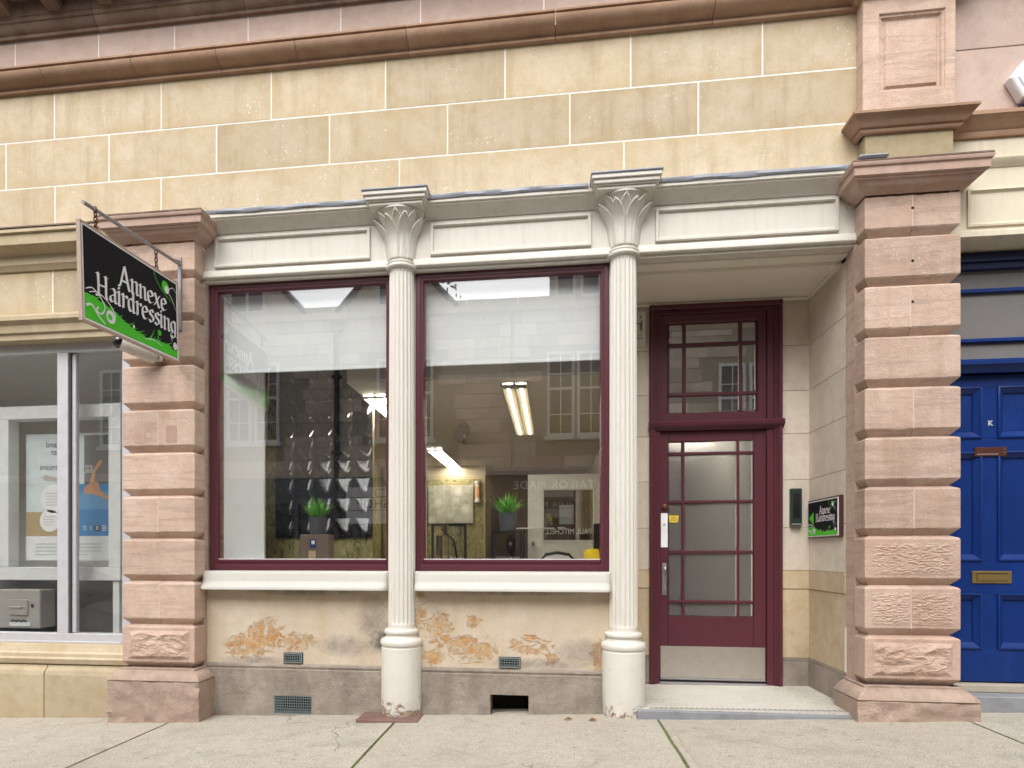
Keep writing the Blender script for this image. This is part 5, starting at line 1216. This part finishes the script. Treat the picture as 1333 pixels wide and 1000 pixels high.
# ------------------------------------------------------------------ across the street (seen mirrored in the glass)
OP = thing('opposite_building', (-1, -10.6, 0), 'brown stone building across the street mirrored in the shop glass', 'building')
OY = -10.6
ow_ = box('wall', 'mortard', -16, 14, OY - .5, OY, -.5, 7.2, OP)
wins = [(-11.9, .66), (-11.15, .66), (-8.3, .66), (-7.55, .66), (-4.35, .68), (-3.6, .68), (-.14, .66), (.57, .66), (4.2, .66), (4.95, .66), (8.4, .66)]
def blocked(x0, x1, z0, z1):
    for x, w_ in wins:
        if x1 > x - .1 and x0 < x + w_ + .1 and z1 > 3.85 and z0 < 6.2: return True
    return False
rr = random.Random(4); cnt = 0; z = 3.3
while z < 7.1:
    h = rr.choice((.26, .3, .34)); x = -9.5 + rr.random() * .5
    while x < 4.0:
        L = rr.uniform(.5, .95)
        if not blocked(x, x + L, z, z + h) and cnt < 290: box('stone_block', 'oppstone', x + .006, x + L - .006, OY + .0005, OY + .02 + rr.random() * .008, z + .006, z + h - .006, ow_); cnt += 1
        x += L
    z += h
box('string_course', 'oppstone', -16, 14, OY, OY + .12, 3.1, 3.3, OP, .01); box('eaves_course', 'oppstone', -16, 14, OY, OY + .2, 7.05, 7.2, OP, .01)
def sash(x, w_, z0, z1, parent):
    wn = group_part('window', (x, OY, z0), parent); f = .07; y = OY + .035
    for a, c, e, g in ((x, x + f, z0, z1), (x + w_ - f, x + w_, z0, z1), (x + f, x + w_ - f, z1 - f, z1), (x + f, x + w_ - f, z0, z0 + f), (x + f, x + w_ - f, (z0 + z1) / 2 + .1, (z0 + z1) / 2 + .16)): box('sash_frame', 'pvc', a, c, y - .03, y + .03, e, g, wn)
    box('glazing_bar', 'pvc', x + w_ / 2 - .012, x + w_ / 2 + .012, y - .01, y + .02, z0 + f, z1 - f, wn)
    for q in (.26, .74): zz = z0 + (z1 - z0) * q; box('glazing_bar', 'pvc', x + f, x + w_ - f, y - .012, y + .018, zz - .012, zz + .012, wn)
    box('glass_pane', 'carglass', x + f, x + w_ - f, y - .028, y - .02, z0 + f, z1 - f, wn)
    box('sill', 'pvc', x - .06, x + w_ + .06, OY, OY + .12, z0 - .09, z0, wn)
for x, w_ in wins: sash(x, w_, 4.02, 6.05, OP)
box('roof', 'slatesroof', -16, 14, OY - 6, OY - .5, 6.9, 7.15, OP)
for gx in (-11.65, -7.75, -3.85, 3.9, 7.8):          # gabled dormers with white windows standing on the eaves
    gt = group_part('dormer', (gx, OY, 7.2), OP); wd = 1.45
    B().rings([[(gx - wd, y, 7.2), (gx + wd, y, 7.2), (gx + .2, y, 8.7), (gx - .2, y, 8.7)] for y in (OY - 1.5, OY)]).build('gable', 'oppstone', gt)
    for s in (-1, 1): B().rings([[(gx + s * (wd + .12), y, 7.16), (gx + s * (wd + .12), y, 7.30), (gx + s * .1, y, 8.92), (gx + s * .1, y, 8.76)] for y in (OY - 1.6, OY + .08)]).build('barge_board', 'slatesroof', gt)
    for a, c, e, f in ((gx - .5, gx - .42, 7.3, 8.1), (gx + .42, gx + .5, 7.3, 8.1), (gx - .42, gx + .42, 8.02, 8.1), (gx - .42, gx + .42, 7.3, 7.38), (gx - .03, gx + .03, 7.38, 8.02)): box('window_frame', 'pvc', a, c, OY + .0005, OY + .06, e, f, gt)
    box('glass_pane', 'carglass', gx - .42, gx + .42, OY + .001, OY + .02, 7.38, 8.02, gt)
bd_ = group_part('box_dormer', (.9, OY, 7.2), OP)
box('cheek', 'oppstone', -.08, 1.9, OY - 1.5, OY - .03, 7.2, 8.9, bd_)
for a in (.06, .66, 1.26):
    for q in ((a, a + .06, 7.35, 8.5), (a + .42, a + .48, 7.35, 8.5), (a + .06, a + .42, 8.42, 8.5), (a + .06, a + .42, 7.35, 7.43)): box('window_frame', 'pvc', q[0], q[1], OY - .0295, OY + .03, q[2], q[3], bd_)
    box('glass_pane', 'carglass', a + .06, a + .42, OY - .029, OY - .01, 7.43, 8.42, bd_)
dp = thing('drainpipe', (-5.36, OY + .1, 0), 'black cast iron drainpipe on the stone building across the street', 'drainpipe')
B().tube([(-5.36, OY + .10, .1), (-5.36, OY + .10, 7.0)], .07, 12).build('pipe', 'black', dp, smooth=True); box('hopper', 'black', -5.5, -5.22, OY + .03, OY + .2, 6.75, 7.0, dp, .01)
for z in (1.5, 3.7, 5.6): box('clip', 'black', -5.47, -5.25, OY + .021, OY + .18, z, z + .05, dp)
d2 = thing('thin_pipe', (-.97, OY + .05, 3.3), 'thin grey pipe running up the stone building across the street', 'pipe'); B().tube([(-.97, OY + .06, 3.3), (-.97, OY + .06, 7.0)], .03, 8).build('pipe', 'inklight', d2)
for z in (3.6, 5.2, 6.6): box('clip', 'inklight', -1.01, -.93, OY + .03, OY + .06, z, z + .03, d2)
ds = thing('satellite_dish', (-2.16, OY + .03, 4.1), 'grey satellite dish on the stone building across the street', 'satellite dish')
place(B().lathe(0, 0, [(.01, 0), (.10, .012), (.18, .04), (.24, .075), (.245, .075), (.18, .05), (.09, .022), (.01, .012)], 28).build('dish', 'ink', ds, smooth=True), (-2.16, OY + .15, 4.12), (R(-72), 0, R(25)))
B().tube([(-2.16, OY + .03, 3.9), (-2.16, OY + .12, 3.9), (-2.16, OY + .14, 4.1)], .02, 8).build('arm', 'ink', ds); B().tube([(-2.16, OY + .15, 3.92), (-2.08, OY + .5, 3.98)], .014, 8).build('feed_arm', 'ink', ds); box('feed_horn', 'pvc', -2.12, -2.05, OY + .46, OY + .54, 3.95, 4.03, ds)
def opp_shop(x0, x1, fc, lab, txt, tx, tz, size, tm, board=False):
    t = thing('shopfront', ((x0 + x1) / 2, OY, 0), lab, 'shopfront')
    box('fascia', fc, x0, x1, OY + .0215, OY + .14, 2.45, 3.09, t, .01); box('stall_riser', fc, x0, x1, OY + .0005, OY + .12, gz(x0) - .1, .65, t, .01)
    n = 3
    for i in range(n + 1): x = x0 + (x1 - x0 - .1) * i / n; box('mullion', fc, x, x + .1, OY + .0005, OY + .11, .6505, 2.4495, t, .006)
    for i in range(n): xa = x0 + (x1 - x0 - .1) * i / n + .1; box('glass_pane', 'carglass', xa, xa + (x1 - x0 - .1) / n - .1, OY + .03, OY + .04, .6505, 2.4495, t)
    text('lettering', txt, size, (tx, OY + .143, tz), (R(90), 0, R(180)), tm, t, .004, space=1.15)
    return t
opp_shop(-2.6, 2.6, 'salonbrown', 'dark brown shopfront lettered Tailor Made across the street', 'TAILOR MADE', .02, 2.84, .27, 'signwhite')
t = opp_shop(-8.2, -2.9, 'ink', 'grey shopfront with a white shop board across the street', '', -5, 2.8, .2, 'signwhite')
box('shop_board', 'signwhite', -5.1, -3.8, OY + .141, OY + .17, 1.95, 2.85, t, .005)
text('lettering', 'SHOP', .30, (-4.42, OY + .172, 2.42), (R(90), 0, R(180)), 'black', t, .002, off=.004, space=1.1)
for z in (2.27, 2.58): box('board_line', 'black', -5.0, -3.95, OY + .1705, OY + .173, z, z + .015, t)
b = B().rectmould(-4.35, -4.0, 2.60, 2.80, [(0, OY + .1705), (0, OY + .1735), (.02, OY + .1735), (.02, OY + .1705)]); b.build('board_emblem', 'black', t)
# a tree showing over the roofs
def tree(x, y, h, lab):
    t = thing('tree', (x, y, 0), lab, 'tree'); rr = random.Random(9)
    tk = B(); tk.tube([(x, y, -.2), (x + .1, y, h * .4), (x, y, h * .75)], [.25, .2, .1], 10)
    ends = []
    for k in range(14):
        a = rr.uniform(0, 6.28); z = h * rr.uniform(.45, .72); e = Vector((x + math.cos(a) * 1.7, y + math.sin(a) * 1.7, z + h * rr.uniform(.1, .27))); ends.append(e)
        tk.tube([(x + .05, y, z), ((x + e.x) / 2, (y + e.y) / 2, (z + e.z) / 2 + .2), e], [.08, .05, .02], 6)
    tk.build('trunk', 'bark', t, smooth=True); b = B()
    for e in ends:
        for k in range(170):
            p = e + Vector((rr.gauss(0, .5), rr.gauss(0, .5), rr.gauss(0, .4))); u = Vector((rr.uniform(-1, 1), rr.uniform(-1, 1), rr.uniform(-1, 1))).normalized(); v = u.orthogonal().normalized() * .05; u = u * .09
            b.poly([p - u, p + v, p + u, p - v])
    tag(b.build('crown', 'foliage', t), kind='stuff')
tree(-2.4, -17.0, 11.0, 'leafy tree rising behind the roof across the street')

# car parked at the kerb, seen only in the bank's glass
def car(x, y):
    t = thing('parked_car', (x, y, gz(x) - .12), 'dark grey hatchback parked at the kerb mirrored in the bank glass', 'car'); z0 = gz(x) - .12
    L, W = 4.1, 1.74
    secs = [(-2.05, .30, .62, .70), (-1.95, .22, .80, .80), (-1.3, .2, .95, .86), (-.2, .2, .95, .87), (.75, .2, .93, .87), (1.3, .2, .86, .85), (1.75, .22, .76, .80), (2.0, .26, .62, .70), (2.06, .34, .54, .62)]
    b = B(); b.rings([[(x + sx, y - hw * .92, z0 + lo), (x + sx, y - hw, z0 + (lo + hi) / 2), (x + sx, y - hw * .93, z0 + hi), (x + sx, y - hw * .5, z0 + hi + .04), (x + sx, y + hw * .5, z0 + hi + .04), (x + sx, y + hw * .93, z0 + hi), (x + sx, y + hw, z0 + (lo + hi) / 2), (x + sx, y + hw * .92, z0 + lo)] for sx, lo, hi, hw in secs])
    b.build('body', 'carpaint', t, smooth=True)
    gs = [(-2.0, .93, .02), (-1.6, 1.36, .42), (-.9, 1.46, .46), (.0, 1.44, .46), (.5, 1.22, .3), (1.15, .90, .02)]
    b = B(); b.rings([[(x + sx, y - .80, z0 + .90), (x + sx, y - .80 + .18 * (h - .9) / .5, z0 + h), (x + sx, y + .80 - .18 * (h - .9) / .5, z0 + h), (x + sx, y + .80, z0 + .90)] for sx, h, q in gs]); b.build('cabin_glass', 'carglass', t, smooth=True)
    b = B(); b.rings([[(x + sx, y - .64, z0 + h - .01), (x + sx, y - .60, z0 + h + .025), (x + sx, y + .60, z0 + h + .025), (x + sx, y + .64, z0 + h - .01)] for sx, h in ((-1.75, 1.26), (-1.5, 1.39), (-.9, 1.46), (.0, 1.44), (.2, 1.37))]); b.build('roof', 'carpaint', t, smooth=True)
    for sx in (-1.28, 1.28):
        for s in (-1, 1):
            wh = B().lathe(0, 0, [(.20, -.1), (.29, -.1), (.31, -.06), (.31, .06), (.29, .1), (.20, .1)], 28).build('tyre', 'rubber', t, smooth=True); place(wh, (x + sx, y + s * .78, z0 + .31), (R(90), 0, 0))
            rm = B().lathe(0, 0, [(.02, -.09), (.06, -.08), (.19, -.085), (.205, -.1), (.205, .1), (.19, .085), (.02, .09)], 20).build('rim', 'chrome', t, smooth=True); place(rm, (x + sx, y + s * .782, z0 + .31), (R(90), 0, 0))
    for s in (-1, 1):
        B().rings([[(x + 1.80, y + s * .45, z0 + .66), (x + 1.80, y + s * .76, z0 + .66), (x + 1.80, y + s * .72, z0 + .77), (x + 1.80, y + s * .48, z0 + .74)], [(x + 2.045, y + s * .42, z0 + .56), (x + 1.94, y + s * .74, z0 + .58), (x + 1.90, y + s * .74, z0 + .70), (x + 2.02, y + s * .46, z0 + .66)]]).build('headlight', 'headlamp', t, smooth=True)
        box('mirror', 'carpaint', x + .65, x + .80, y + s * .86 - .06, y + s * .86 + .06, z0 + .93, z0 + 1.05, t, .02, seg=2)
    box('number_plate', 'signwhite', x + 2.062, x + 2.075, y - .26, y + .26, z0 + .36, z0 + .47, t); box('grille', 'black', x + 2.03, x + 2.066, y - .4, y + .4, z0 + .49, z0 + .55, t); box('lower_grille', 'black', x + 2.0, x + 2.05, y - .55, y + .55, z0 + .26, z0 + .34, t)
    return t
car(-7.3, -3.45)
